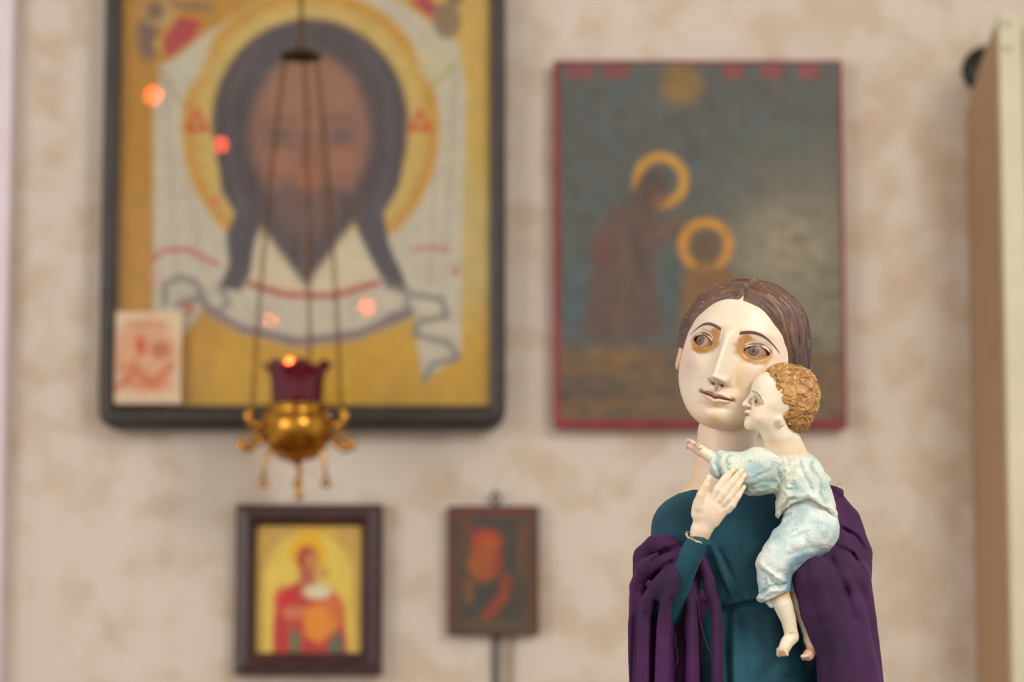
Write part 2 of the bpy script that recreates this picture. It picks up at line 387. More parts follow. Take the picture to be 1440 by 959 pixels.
bm = bmesh.new(); bm.faces.new([bm.verts.new(v) for v in ((ixl - .002, 3.95, izb - .002), (ixr + .002, 3.95, izb - .002), (ixr + .002, 3.95, izt + .002), (ixl - .002, 3.95, izt + .002))])
bm_obj('glass', bm, m_glass, big)
bm = bmesh.new(); bm_box(bm, (ixl - .004, 3.964, izb - .004), (ixr + .004, 3.998, izt + .004)); bm_obj('backboard', bm, m_fr, big)

# ---- small paper card leaning inside the corner of the big icon
cx0, cx1 = P(160, 500, 3.93).x, P(254, 500, 3.93).x; cz0, cz1 = P(200, 567, 3.93).z, P(200, 437, 3.93).z
W, F, px, py, q = board_grid(cx0, cx1, cz0, cz1, 3.9405, 70, 96)
p = Paint(px, py, lin(214, 190, 158))
p.ell(205, 500, 44, 54, (206, 150, 110), 10, .8); p.ell(198, 486, 8, 14, (196, 80, 50), 4, .9); p.line([(178, 456), (232, 456)], 6, (186, 110, 76), .6, 3)
p.ell(226, 492, 14, 12, (178, 92, 66), 5, .8); p.line([(165, 545), (190, 520), (215, 540), (240, 515)], 9, (192, 92, 54), .8, 4); p.line([(168, 520), (190, 510), (180, 540)], 7, (200, 110, 66), .7, 4); p.ell(212, 540, 30, 10, (196, 110, 70), 5, .6)
p.c *= (1 + .1 * noise(q * .12, 8))[:, None]
card = mk('paper_card', W, F, m_art, None, p.c, True, loc=((cx0 + cx1) / 2, 3.9405, cz0), smooth=False)
so = card.modifiers.new('thick', 'SOLIDIFY'); so.thickness = .0012; so.offset = 0
set_props(card, 'small pale paper prayer card with orange print, in lower left corner of the large icon', 'card')

# ---- unglazed icon board with red edge
xl, xr = P(779, 340, 3.955).x, P(1188, 340, 3.955).x; zb = P(900, 602, 3.955).z; zt = P(900, 84, 3.955).z
ib = thing('icon_board', ((xl + xr) / 2, 4.0, zb), 'dark painted icon board with red edge and two haloed figures', 'picture')
bm = bmesh.new(); bm_box(bm, (xl, 3.956, zb), (xr, 3.999, zt), .004)
m_red = add_noise(base_mat('red_edge_paint', rough=.6), lin(120, 34, 44), lin(146, 46, 56), 20, 4); bm_obj('board', bm, m_red, ib)
W, F, px, py, q = board_grid(xl + .010, xr - .007, zb + .014, zt - .006, 3.9545, 200, 250)
p = Paint(px, py, lin(88, 90, 84))
n1 = noise(q * .02, 11); n2 = noise(q * np.array([.02, .02, .06]), 12)
p.on(sm(-.1, .7, n1) * .6, lin(76, 100, 104)); p.on(sm(960, 1150, px) * sm(140, 330, py), lin(134, 128, 104), .75)
p.ell(1100, 350, 60, 55, (158, 148, 120), 40, .8); p.ell(1120, 440, 50, 40, (146, 138, 112), 30, .7); p.on(sm(.1, .6, n2) * sm(1000, 1100, px) * sm(250, 380, py), lin(98, 92, 76), .7)
p.on(sm(475, 505, py), lin(120, 92, 56), .85); p.on(sm(.0, .5, n2) * sm(475, 505, py), lin(84, 76, 62), .8); p.ell(870, 502, 50, 12, (140, 104, 50), 10, .7); p.ell(870, 566, 60, 8, (128, 92, 56), 8, .6); p.ell(830, 552, 40, 7, (74, 72, 66), 6, .7)
p.ell(959, 118, 30, 30, (142, 112, 52), 12, .9)
p.poly([(862, 290), (900, 275), (935, 300), (925, 330), (960, 315), (950, 335), (915, 350), (925, 420), (936, 476), (812, 476), (826, 400), (838, 330)], (98, 78, 66), 12)
p.line([(872, 310), (880, 400), (868, 470)], 10, (112, 86, 68), .6, 8); p.line([(895, 330), (905, 400)], 8, (84, 62, 56), .7, 5); p.ell(848, 350, 12, 24, (124, 60, 56), 8, .5)
p.ring(929, 254, 33, 13, (214, 158, 34), 4, .85); p.ell(917, 264, 22, 24, (86, 66, 54), 6); p.ell(926, 282, 12, 10, (120, 84, 56), 5); p.poly([(896, 262), (884, 280), (905, 300), (925, 294)], (92, 72, 58), 6)
p.line([(912, 335), (935, 325), (955, 305)], 11, (120, 88, 60), .8, 5)
p.ring(992, 345, 32, 13, (212, 146, 38), 5); p.ell(993, 350, 22, 26, (104, 82, 56), 6)
p.poly([(962, 382), (990, 374), (1030, 380), (1040, 476), (952, 476)], (132, 96, 50), 9); p.ell(812, 410, 14, 60, (70, 100, 102), 10, .6); p.ell(944, 410, 12, 50, (72, 98, 98), 10, .6)
for x0, x1 in ((800, 838), (852, 890), (1020, 1048), (1074, 1104), (1126, 1156)): 
    for k in range(4): p.line([(x0 + (x1 - x0) * k / 4, 96), (x0 + (x1 - x0) * k / 4 + 2, 108)], 5, (170, 40, 48), .8, 2)
    p.line([(x0, 96), (x1 - 8, 97)], 4, (170, 40, 48), .8, 2)
p.c *= .84 * (1 + .16 * noise(q * .05, 13) + .08 * noise(q * .2, 14))[:, None]
mk('painting', W, F, m_art, ib, p.c, True)

# ---- small framed icon
xl, xr = P(330, 830, 3.96).x, P(537, 830, 3.96).x; zb = P(430, 950, 3.96).z; zt = P(430, 709, 3.96).z
ixl, ixr = P(360, 830, 3.965).x, P(508, 830, 3.965).x; izb = P(430, 918, 3.965).z; izt = P(430, 739, 3.965).z
fi = thing('framed_icon', ((xl + xr) / 2, 4.0, zb), 'small golden icon of a red-robed mother and child in a dark wooden frame', 'picture')
m_mah = add_noise(base_mat('mahogany_frame', rough=.4), lin(52, 34, 36), lin(74, 46, 46), 20, 4, stretch=(1, 1, 5))
bm_obj('frame', frame_bm(xl, xr, zb, zt, ixl, ixr, izb, izt, [(0, 3.998), (0, 3.965), (.2, 3.955), (.6, 3.952), (.9, 3.962), (1, 3.966), (1, 3.998)], ro=.003), m_mah, fi)
W, F, px, py, q = board_grid(ixl - .002, ixr + .002, izb - .002, izt + .002, 3.972, 120, 150)
p = Paint(px, py, lin(196, 160, 76))
p.poly([(372, 920)] + [(434 + 62 * math.cos(a), 812 - 62 * math.sin(a)) for a in np.linspace(math.pi, 0, 16)] + [(496, 920)], (222, 196, 84), 4)
p.ell(433, 778, 26, 28, (224, 172, 20), 5); p.line([(420, 745), (470, 750)], 8, (224, 180, 30), .7, 4)
p.poly([(383, 920), (384, 870), (392, 838), (412, 820), (438, 815), (470, 830), (484, 860), (490, 920)], (186, 52, 50), 4)
p.ell(432, 786, 15, 19, (170, 60, 54), 3); p.ell(438, 790, 9, 13, (190, 130, 74), 3); p.poly([(421, 800), (442, 800), (446, 826), (420, 826)], (176, 96, 64), 4)
p.ell(398, 845, 14, 22, (204, 34, 44), 5, .8); p.ell(447, 832, 20, 11, (216, 206, 166), 4); p.ell(455, 806, 8, 9, (196, 150, 80), 3)
p.poly([(424, 855), (470, 845), (478, 880), (450, 905), (430, 895)], (226, 140, 44), 6); p.ell(412, 862, 16, 10, (204, 120, 80), 4, .9); p.ell(472, 856, 14, 20, (204, 110, 50), 6, .8)
p.poly([(408, 880), (425, 895), (420, 920), (406, 920)], (112, 110, 76), 4); p.poly([(462, 900), (475, 885), (484, 900), (482, 920), (460, 920)], (104, 102, 80), 4)
p.c *= (1 + .06 * noise(q * .1, 21))[:, None]
mk('painting', W, F, m_art, fi, p.c, True)
bm = bmesh.new(); bm_box(bm, (ixl - .003, 3.974, izb - .003), (ixr + .003, 3.998, izt + .003)); bm_obj('backboard', bm, m_mah, fi)

# ---- small old wooden icon on a hook, with cords below
xl, xr = P(629, 800, 3.965).x, P(758, 800, 3.965).x; zb = P(690, 893, 3.965).z; zt = P(690, 711, 3.965).z
wi = thing('icon_board', ((xl + xr) / 2, 4.0, zb), 'small old brown wooden icon with an orange figure, hung from a metal loop', 'picture')
m_old = add_noise(base_mat('old_icon_wood', rough=.6), lin(84, 46, 36), lin(104, 66, 50), 18, 5, stretch=(1, 1, 3))
bm = bmesh.new(); bm_box(bm, (xl, 3.968, zb), (xr, 3.998, zt), .004); bm_obj('board', bm, m_old, wi)
W, F, px, py, q = board_grid(xl + .006, xr - .006, zb + .006, zt - .006, 3.9665, 100, 140)
p = Paint(px, py, lin(84, 66, 48))
p.on(sm(728, 718, py), lin(116, 44, 40)); p.line([(638, 735), (638, 880)], 10, (92, 48, 38), .8, 3); p.line([(750, 735), (750, 880)], 10, (96, 52, 40), .8, 3)
p.poly([(668, 728), (722, 728), (730, 870), (650, 870), (655, 790)], (64, 62, 54), 7); p.ell(684, 762, 22, 18, (176, 66, 26), 7); p.ell(680, 792, 22, 26, (164, 84, 30), 7); p.ell(690, 764, 8, 5, (184, 100, 34), 4, .8); p.ell(700, 790, 8, 14, (150, 50, 40), 5, .8)
p.line([(658, 820), (660, 845)], 10, (142, 90, 36), .8, 4); p.line([(712, 815), (708, 840), (684, 866)], 16, (154, 62, 34), .85, 5); p.line([(738, 740), (732, 800)], 6, (140, 76, 40), .5, 4); p.line([(655, 735), (662, 745)], 8, (140, 62, 30), .6, 4)
p.ell(694, 880, 60, 10, (88, 76, 50), 5, .8)
p.c *= .88 * (1 + .15 * noise(q * .08, 31))[:, None]
mk('painting', W, F, m_art, wi, p.c, True)
m_dkmetal = add_noise(base_mat('dark_metal', rough=.4, metal=.8), lin(70, 66, 56), lin(96, 88, 70), 40)
bm = bmesh.new(); c = P(697, 701, 3.978); bm_torus(bm, c, .0075, .0024, 'y'); bm_tube(bm, [c + Vector((0, 0, -.02)), c + Vector((0, 0, -.006))], .004); bm_tube(bm, [c + Vector((0, .021, .008)), c + Vector((0, -.006, .008)), c + Vector((0, -.008, .015))], .0025)
bm_obj('hanging_loop', bm, m_dkmetal, wi, smooth=True)
m_cg = add_noise(base_mat('grey_cord', rough=.6), lin(96, 90, 82), lin(118, 110, 100), 30); m_cb = add_noise(base_mat('beige_cord', rough=.6), lin(166, 142, 122), lin(180, 156, 134), 30)
for nm, x, r, m, lb in (('cable', 697, .0062, m_cg, 'dark grey cable running down the wall below the small wooden icon'), ('cable', 717, .0045, m_cb, 'pale brown cable on the wall just right of the dark cable')):
    a = P(x, 885, 3.99); b = Vector((a.x, 3.99, .05)); bm = bmesh.new(); bm_tube(bm, [a, (a + b) / 2 + Vector((.001, 0, 0)), b], r, 10)
    o = bm_obj(nm, bm, m, loc=b, smooth=True); set_props(o, lb, 'cable')

# ---- cabinet at the right with a sloping shoulder, and the black knob behind it
xs = P(1415, 500, 3.71).x
def side_pt(px_, py_):
    a = (px_ - 720) / 3400; t = xs / a; b = (479.5 - py_) / 3400; return (xs, t * (cP - b * sP), CAMZ + (sP + b * cP) * t)
cab = thing('cabinet', (xs + .3, 3.85, 0), 'tall cream-fronted cabinet with a brown side standing at the right edge', 'cabinet')
s1, s2, s3 = side_pt(1390, 58), side_pt(1373, 108), side_pt(1365, 150); ztop = side_pt(1413, 14)[2]
prof = [(3.715, 0), (3.715, ztop), (s1[1], s1[2]), (s2[1], s2[2]), (3.995, s3[2]), (3.995, 0)]
m_side = add_noise(base_mat('cabinet_side_wood', rough=.7), lin(170, 138, 104), lin(182, 150, 116), 10, 5, stretch=(1, 6, 1), lo=.3, hi=.7)
m_cream = add_noise(base_mat('cream_paint', rough=.6), lin(206, 200, 170), lin(216, 210, 180), 8, 4)
def side_bm(x0, x1):
    bm = bmesh.new(); A = [bm.verts.new((x0, y, z)) for y, z in prof]; B = [bm.verts.new((x1, y, z)) for y, z in prof]
    bm.faces.new(A); bm.faces.new(B[::-1]); n = len(A)
    for i in range(n): bm.faces.new((A[i], B[i], B[(i + 1) % n], A[(i + 1) % n]))
    return bm
bm_obj('side_panel', side_bm(xs, xs + .02), m_side, cab); bm_obj('side_panel', side_bm(xs + .6, xs + .62), m_side, cab)
bm = bmesh.new(); bm_box(bm, (xs + .02, 3.985, .08), (xs + .6, 3.995, ztop - .2)); bm_obj('back_panel', bm, m_side, cab)
for z in (.08, .6, 1.1, 1.6, 2.0):
    bm = bmesh.new(); bm_box(bm, (xs + .02, 3.75, z), (xs + .6, 3.985, z + .02)); bm_obj('shelf', bm, m_side, cab)
bm = bmesh.new(); bm_box(bm, (xs + .02, 3.72, ztop - .03), (xs + .6, 3.80, ztop - .005)); bm_obj('top_board', bm, m_cream, cab)
fr = bmesh.new(); bm_box(fr, (xs - .002, 3.70, 0), (xs + .035, 3.722, ztop + .004), .003); bm_obj('stile', fr, m_cream, cab)
fr = bmesh.new(); bm_box(fr, (xs + .585, 3.70, 0), (xs + .622, 3.722, ztop + .004), .003); bm_obj('stile', fr, m_cream, cab)
d = bmesh.new(); bm_box(d, (xs + .037, 3.694, .1), (xs + .583, 3.716, ztop - .02), .003); door = bm_obj('door', d, m_cream, cab)
d = bmesh.new(); bm_box(d, (xs + .10, 3.690, .2), (xs + .52, 3.696, ztop - .12), .004); bm_obj('door_panel', d, m_cream, door)
m_hinge = base_mat('hinge_metal', lin(120, 118, 110), .4, .8)
for z in (ztop - .012, ztop - .05): 
    d = bmesh.new(); bm_box(d, (xs + .004, 3.697, z - .006), (xs + .016, 3.701, z + .004), .001); bm_obj('hinge', d, m_hinge, cab)
kc = P(1391, 94, 3.97); kb = bmesh.new()
pr = [(0, .0), (.028, .004), (.038, .012), (.041, .02), (.041, .026)]
rings = []
for r, y in pr: rings.append([kb.verts.new((kc.x + max(r, 1e-5) * math.cos(2 * math.pi * k / 28), 3.972 + y, kc.z + max(r, 1e-5) * math.sin(2 * math.pi * k / 28))) for k in range(28)])
for a, b in zip(rings[:-1], rings[1:]):
    for k in range(28): kb.faces.new((a[k], a[(k + 1) % 28], b[(k + 1) % 28], b[k]))
m_black = add_noise(base_mat('black_plastic', rough=.45), lin(10, 14, 12), lin(16, 20, 17), 20)
o = bm_obj('round_ornament', kb, m_black, loc=(kc.x, 3.99, kc.z), smooth=True); set_props(o, 'black round ornament on the wall just behind the cabinet top', 'ornament')

# ------------------------------------------------------------------ the hanging oil lamp before the big icon
LY = 3.72
u = LY / 3400.0   # metres per photo pixel there
lamp = thing('hanging_lamp', P(417, 640, LY), 'gilded hanging oil lamp with dark red glass cup in front of the large icon', 'lamp')
m_brass = add_noise(base_mat('worn_brass', rough=.2, metal=1), lin(150, 98, 30), lin(200, 150, 60), 60, 4, bump=.3, bscale=120)
m_chain = add_noise(base_mat('brown_chain_metal', rough=.5, metal=.6), lin(96, 70, 36), lin(128, 94, 48), 60)
m_dark = add_noise(base_mat('tarnished_brass', rough=.45, metal=.9), lin(50, 44, 34), lin(80, 62, 40), 60)
m_red = base_mat('ruby_glass', (.13, .006, .02), .08, 0, Transmission_Weight=.25, IOR=1.45)
def lc(x, y): return P(x, y, LY)
c0 = lc(417, 660)
def zz(y): return (660 - y) * u * 1.0
bm = bmesh.new(); bm_lathe(bm, [(0, zz(655)), (6 * u, zz(652)), (9 * u, zz(649)), (24 * u, zz(646)), (38 * u, zz(636)), (47 * u, zz(619)), (51 * u, zz(602)), (50 * u, zz(590)), (46 * u, zz(582)), (42 * u, zz(576)), (46 * u, zz(572)), (46 * u, zz(569)), (39 * u, zz(568)), (37 * u, zz(574))], c0, 48)
bowl = bm_obj('bowl', bm, m_brass, lamp, smooth=True)
bm = bmesh.new()
for k in range(20):   # beaded band round the bowl
    a = 2 * math.pi * k / 20; bm_torus(bm, c0 + Vector((47 * u * math.cos(a), 47 * u * math.sin(a), zz(592))), 3.5 * u, 1.6 * u, 'z', 8, 5)
bm_obj('bead_band', bm, m_brass, bowl, smooth=True)
bm = bmesh.new(); bm_lathe(bm, [(20 * u, zz(600)), (34 * u, zz(575)), (37 * u, zz(555)), (38 * u, zz(535)), (42 * u, zz(522)), (50 * u, zz(512)), (49.5 * u, zz(511)), (39.5 * u, zz(522)), (34.6 * u, zz(535)), (34.6 * u, zz(555)), (30 * u, zz(575)), (.001, zz(590))], c0, 48)
for v in bm.verts:
    dz = v.co.z - c0.z
    if dz > zz(520): v.co.z += 5 * u * math.sin(math.atan2(v.co.y - c0.y, v.co.x - c0.x) * 8)
cup = bm_obj('glass_cup', bm, m_red, lamp, smooth=True)
m_glow = base_mat('red_glow', (1, .3, .1), .5); b = m_glow.node_tree.nodes['Principled BSDF']; b.inputs['Emission Color'].default_value = (1, .02, .04, 1); b.inputs['Emission Strength'].default_value = 1.1
m_wick = base_mat('cork_float', lin(170, 130, 90), .8)
bm = bmesh.new(); fc = c0 + Vector((-9 * u, -20 * u, zz(516)))
bm_lathe(bm, [(0, -9 * u), (7 * u, -7 * u), (10 * u, 0), (7 * u, 8 * u), (0, 13 * u)], fc, 12); fl = bm_obj('red_glow', bm, m_glow, lamp, smooth=True)  # red glow in the cup glass, put in as a glowing shape
m_core = base_mat('flame_core', (1, .4, .2), .5); b = m_core.node_tree.nodes['Principled BSDF']; b.inputs['Emission Color'].default_value = (1, .22, .08, 1); b.inputs['Emission Strength'].default_value = 3
bm = bmesh.new(); bm_lathe(bm, [(0, -4 * u), (2.4 * u, -2 * u), (2.6 * u, 1 * u), (0, 5 * u)], fc + Vector((0, -9 * u, -2 * u)), 12); bm_obj('flame_core', bm, m_core, fl, smooth=True)
bm = bmesh.new(); bm_lathe(bm, [(0, -3 * u), (7 * u, -3 * u), (7 * u, 0), (0, 0)], fc + Vector((0, 0, -8 * u)), 16); bm_tube(bm, [fc + Vector((0, 0, -8 * u)), fc + Vector((0, 0, -3 * u))], .9 * u, 6); bm_tube(bm, [fc + Vector((0, 0, -10 * u)), fc + Vector((9 * u, 20 * u, -70 * u))], .8 * u, 6); bm_obj('wick_float', bm, m_wick, lamp, smooth=True)
can_c = lc(423, 76)
arms = []
for k, ang in enumerate((180 + 12, -8, 78)):
    a = math.radians(ang); dx, dy = math.cos(a), math.sin(a)
    def q_(r, y): return c0 + Vector((dx * r * u, dy * r * u, zz(y)))
    bm = bmesh.new()
    bm_tube(bm, [q_(44, 590), q_(56, 600), q_(66, 596), q_(70, 584), q_(64, 575), q_(60, 582)], [5 * u, 6 * u, 6 * u, 5.4 * u, 4.4 * u, 5 * u], 8)
    bm_tube(bm, [q_(42, 606), q_(56, 622), q_(70, 632), q_(80, 628), q_(78, 619), q_(72, 622)], [4.5 * u, 5.5 * u, 6.5 * u, 6 * u, 4.5 * u, 6 * u], 8)
    bm_tube(bm, [q_(58, 600), q_(62, 612), q_(60, 624)], 3 * u, 8)
    bm_obj('bracket', bm, m_brass, lamp, smooth=True)
    top = can_c + Vector((dx * 22 * u, dy * 22 * u, -4 * u)); bot = q_(63, 577); mid = c0 + Vector((dx * 62 * u, dy * 62 * u, zz(400)))
    pts = []; n = 74
    for i in range(n + 1):
        t = i / n; pts.append(top * (1 - t) ** 2 + (top * .25 + mid * .75) * 2 * t * (1 - t) + bot * t * t)
    bm = bmesh.new()
    for i, pt in enumerate(pts): bm_torus(bm, pt, 3.4 * u, 1.0 * u, 'y' if i % 2 else 'x', 8, 4, sz=1.25)
    bm_obj('chain', bm, m_chain, lamp)
for x, ang in ((378, 215), (455, -30), (418, 90)):   # pendants under the bowl
    a = math.radians(ang); r = 40 if x != 418 else 8
    base = c0 + Vector((math.cos(a) * r * u * 1.12, math.sin(a) * r * u, zz(640)))
    base.x = P(x, 650, LY).x
    bm = bmesh.new(); d = (1 if x > 417 else -1) * (0 if x == 418 else 1)
    bm_tube(bm, [base + Vector((-8 * d * u, 0, 14 * u)), base, base + Vector((3 * d * u, 0, -16 * u)), base + Vector((6 * d * u, 0, -34 * u))], [2 * u, 3 * u, 2.4 * u, 2 * u], 8)
    bm_torus(bm, base + Vector((5 * d * u, 0, -40 * u)), 5 * u, 2.6 * u, 'y', 12, 6)
    bm_obj('pendant', bm, m_brass, lamp, smooth=True)
bm = bmesh.new(); bm_lathe(bm, [(0, zz(704)), (4 * u, zz(702)), (6 * u, zz(696)), (3 * u, zz(690)), (2.5 * u, zz(670)), (5 * u, zz(662)), (3 * u, zz(655)), (0, zz(650))], c0 + Vector((4 * u, 0, 0)), 14); bm_obj('finial', bm, m_brass, lamp, smooth=True)
bm = bmesh.new(); bm_lathe(bm, [(0, 8 * u), (10 * u, 7 * u), (24 * u, 2 * u), (31 * u, -4 * u), (30 * u, -6 * u), (20 * u, -2 * u), (0, 0)], can_c, 32); bm_obj('canopy', bm, m_dark, lamp, smooth=True)
bm = bmesh.new(); H = 3.2 - can_c.z; n = int(H / (6.6 * u))
for i in range(n + 1): bm_torus(bm, can_c + Vector((0, 0, 8 * u + i * (H - 10 * u) / n)), 3.6 * u, 1.2 * u, 'y' if i % 2 else 'x', 8, 4, sz=1.25)
bm_obj('chain', bm, m_chain, lamp)
pl = bpy.data.lights.new('lamp_flame_light', 'POINT'); pl.energy = .05; pl.color = (1, .3, .12); pl.shadow_soft_size = .005
po = bpy.data.objects.new('lamp_flame_light', pl); COL.objects.link(po); po.location = fc + Vector((0, -.012, .01))

# ---- red lamps hanging behind the photographer: the big icon's glass mirrors them
m_bulb = base_mat('red_lamp_glass', (.8, .05, .03), .3); b = m_bulb.node_tree.nodes['Principled BSDF']; b.inputs['Emission Color'].default_value = (1, .10, .035, 1); b.inputs['Emission Strength'].default_value = 75
for (x, y, ys, r, lb) in ((215, 135, 1.3, .012, 'red hanging votive lamp, the farthest left'), (311, 204, .9, .009, 'red hanging votive lamp, second from the left'), (515, 433, -.6, .011, 'red hanging votive lamp, the farthest right'), (380, 450, -.9, .007, 'red hanging votive lamp, third from the left')):
    r *= 1.7; Ym = 2 * 3.95 - ys; w = P(x, y, Ym); c = Vector((w.x, ys, w.z))
    v = thing('votive_lamp', c, lb, 'lamp', 'red lamps behind the photographer')
    bm = bmesh.new(); bm_lathe(bm, [(0, -r), (r * .7, -r * .7), (r, 0), (r * .8, r * .7), (r * .5, r)], c, 20); bm_obj('globe', bm, m_bulb, v, smooth=True)
    bm = bmesh.new(); bm_lathe(bm, [(r * .55, r), (r * .6, r * 1.3), (r * .2, r * 1.6), (0, r * 1.6)], c, 16); bm_tube(bm, [c + Vector((0, 0, r * 1.5)), Vector((c.x, c.y, 3.2))], .0015, 6); bm_obj('cord', bm, m_dark, v, smooth=True)
slab('ceiling', (-3, -2.6, 3.2), (3, 4.2, 3.3), m_ceil)

# ------------------------------------------------------------------ the carved statue of the mother
m_skin = col_mat('painted_wood_skin', rough=.42, bump=.12, bscale=260, mottling=.035, mscale=45, bdist=.0004)
m_hair = col_mat('painted_hair', rough=.5, bump=.3, bscale=500, mottling=.2, mscale=140, bdist=.0004)
m_dress = add_noise(base_mat('teal_dress_cloth', rough=.8, Sheen_Weight=.25), lin(8, 56, 72), lin(16, 78, 94), 30, 5, bump=.25, bscale=1500, bdist=.0003)
m_cloak = add_noise(base_mat('purple_velvet', rough=.85, Sheen_Weight=.28, Sheen_Roughness=.4), lin(38, 12, 48), lin(68, 16, 74), 22, 5, bump=.2, bscale=900, bdist=.0004, lo=.3, hi=.7)
m_dress.node_tree.nodes['Principled BSDF'].inputs['Sheen Tint'].default_value = lin4(60, 150, 170)
m_cloak.node_tree.nodes['Principled BSDF'].inputs['Sheen Tint'].default_value = lin4(150, 50, 150)
m_trimc = add_noise(base_mat('frayed_gilt_trim', rough=.6), lin(150, 130, 96), lin(214, 202, 170), 300)
BASE_Z = 0.78
statue = thing('statue', (L(1045, 900, 80)[0] * S, 2.0 + 80 * S, BASE_Z), 'painted wooden statue of a woman in teal dress and purple velvet cloak', 'statue')

# ---- head: lofted cross-sections with sculpted features, painted by position
HU = 110.0
HC = L(1042, 502.5, 70)
def rotm(roll, pitch, yaw):
    return np.array(Matrix.Rotation(math.radians(roll), 3, 'Y') @ Matrix.Rotation(math.radians(pitch), 3, 'X') @ Matrix.Rotation(math.radians(yaw), 3, 'Z'))
HR = rotm(12.5, 4, -18.5)
KN = np.array([  # z, half width, centre y, half depth
    (.94, 0, .12, 0), (.915, .20, .10, .27), (.83, .40, .07, .50), (.66, .575, .03, .67), (.44, .68, .01, .77), (.18, .735, -.01, .81), (-.10, .755, -.01, .81),
    (-.35, .74, -.05, .76), (-.55, .67, -.14, .66), (-.72, .555, -.25, .545), (-.86, .41, -.37, .40), (-.95, .26, -.44, .26), (-.99, .12, -.46, .13), (-1.0, 0, -.46, 0)])
def catmull(K, s):
    n = len(K) - 1; K2 = np.vstack([2 * K[0] - K[1] * np.array([1, 1, 1, 1]), K, 2 * K[-1] - K[-2]])
    K2[0] = K[1] * np.array([1, -1, 1, -1]); K2[-1] = K[-2] * np.array([1, -1, 1, -1])
    x = np.clip(s, 0, 1) * n; i = np.minimum(x.astype(int), n - 1); t = (x - i)[:, None]
    a, b, c, d = K2[i], K2[i + 1], K2[i + 2], K2[i + 3]
    return .5 * ((2 * b) + (-a + c) * t + (2 * a - 5 * b + 4 * c - d) * t ** 2 + (-a + 3 * b - 3 * c + d) * t ** 3)
def loft(nth, ns):
    th = np.linspace(0, 2 * np.pi, nth, endpoint=False); th = th + .42 * np.sin(th) * -1    # denser at th=0 (front)
    K = catmull(KN, np.linspace(0, 1, ns))
    x = K[:, 1:2] * np.sin(th)[None]; y = K[:, 2:3] - K[:, 3:4] * np.cos(th)[None]; z = np.repeat(K[:, 0:1], nth, 1)
    i = np.arange(nth * ns).reshape(ns, nth); j = np.roll(i, -1, 1)
    F = np.stack([i[:-1].ravel(), i[1:].ravel(), j[1:].ravel(), j[:-1].ravel()], 1)
    return np.stack([x, y, z], -1).reshape(-1, 3), F
def g2(x, z, cx, cz, sx, sz, rot=0):
    a = math.radians(rot); u_ = (x - cx) * math.cos(a) + (z - cz) * math.sin(a); v_ = -(x - cx) * math.sin(a) + (z - cz) * math.cos(a)
    return np.exp(-(u_ / sx) ** 2 - (v_ / sz) ** 2)
EX, EZ = .362, .068
def eye_uv(x, z):
    """per-eye almond coordinates: u 0 centre, +1 outer corner; e > 0 inside the opening"""
    ax = np.abs(x); u_ = (ax - EX) / .150; dz = z - EZ - .012 * u_
    k = np.clip(1 - u_ ** 2, 0, 1)
    up = .070 * k ** .78 ; lo = -.060 * k ** .85
    return u_, dz, up, lo
V0, F0 = loft(720, 640)
x, y, z = V0[:, 0].copy(), V0[:, 1].copy(), V0[:, 2].copy(); ax = np.abs(x)
front = sm(.05, -.30, y)
D = np.zeros(len(V0))            # push towards the front (-y)
D -= .085 * g2(ax, z, EX - .01, EZ + .03, .19, .15)           # sockets
D += .035 * g2(ax, z, .33, .33, .26, .075)                      # brow ridge
D += .03 * g2(x, z, 0, .62, .4, .2)
D += .05 * g2(ax, z, .46, -.16, .20, .18)                       # cheekbones
D -= .03 * g2(ax, z, .50, -.55, .12, .2)
# lids: bulge over the ball, upper lid crease
u_, dz, up, lo = eye_uv(x, z)
D += .070 * g2(ax, z, EX, EZ + .015, .135, .105)
dl = np.abs(dz - (.115 * np.clip(1 - (u_ / 1.12) ** 2, 0, 1) ** .6 + .002)); D -= .020 * np.exp(-(dl / .012) ** 2) * (np.abs(u_) < 1.1)
dl = np.abs(dz + .095 * np.clip(1 - (u_ / 1.1) ** 2, 0, 1) ** .7); D -= .010 * np.exp(-(dl / .018) ** 2) * (np.abs(u_) < 1.05)
inside = np.minimum(up - dz, dz - lo)
opening = sm(-.006, .006, inside) * (np.abs(u_) < 1)
D += .016 * np.exp(-((up - dz) / .020) ** 2) * (np.abs(u_) < 1) * (dz > up - .004)
D -= .085 * opening
# nose
t = np.clip((.30 - z) / .66, 0, 1)                           # 0 root .. 1 tip
ridge_h = np.interp(z, [-.51, -.465, -.435, -.40, -.36, -.27, -.12, .03, .16, .28, .40], [0, .02, .085, .175, .230, .228, .175, .12, .080, .045, 0])
ridge_w = np.interp(z, [-.47, -.38, -.30, -.12, .08, .28, .40], [.110, .108, .098, .080, .074, .095, .17])
D += ridge_h * np.exp(-(ax / ridge_w) ** 2.1); D += .050 * g2(x, z, 0, -.372, .075, .048)
D += np.interp(z, [-.45, -.40, -.1, .2, .35], [0, .07, .05, .035, 0]) * np.exp(-(ax / .13) ** 2)
wing = g2(ax, z, .096, -.382, .038, .045); D += .10 * wing
D -= .018 * g2(ax, z, .145, -.36, .018, .06)
D -= .10 * g2(ax, z, .056, -.437, .026, .018)                # nostrils
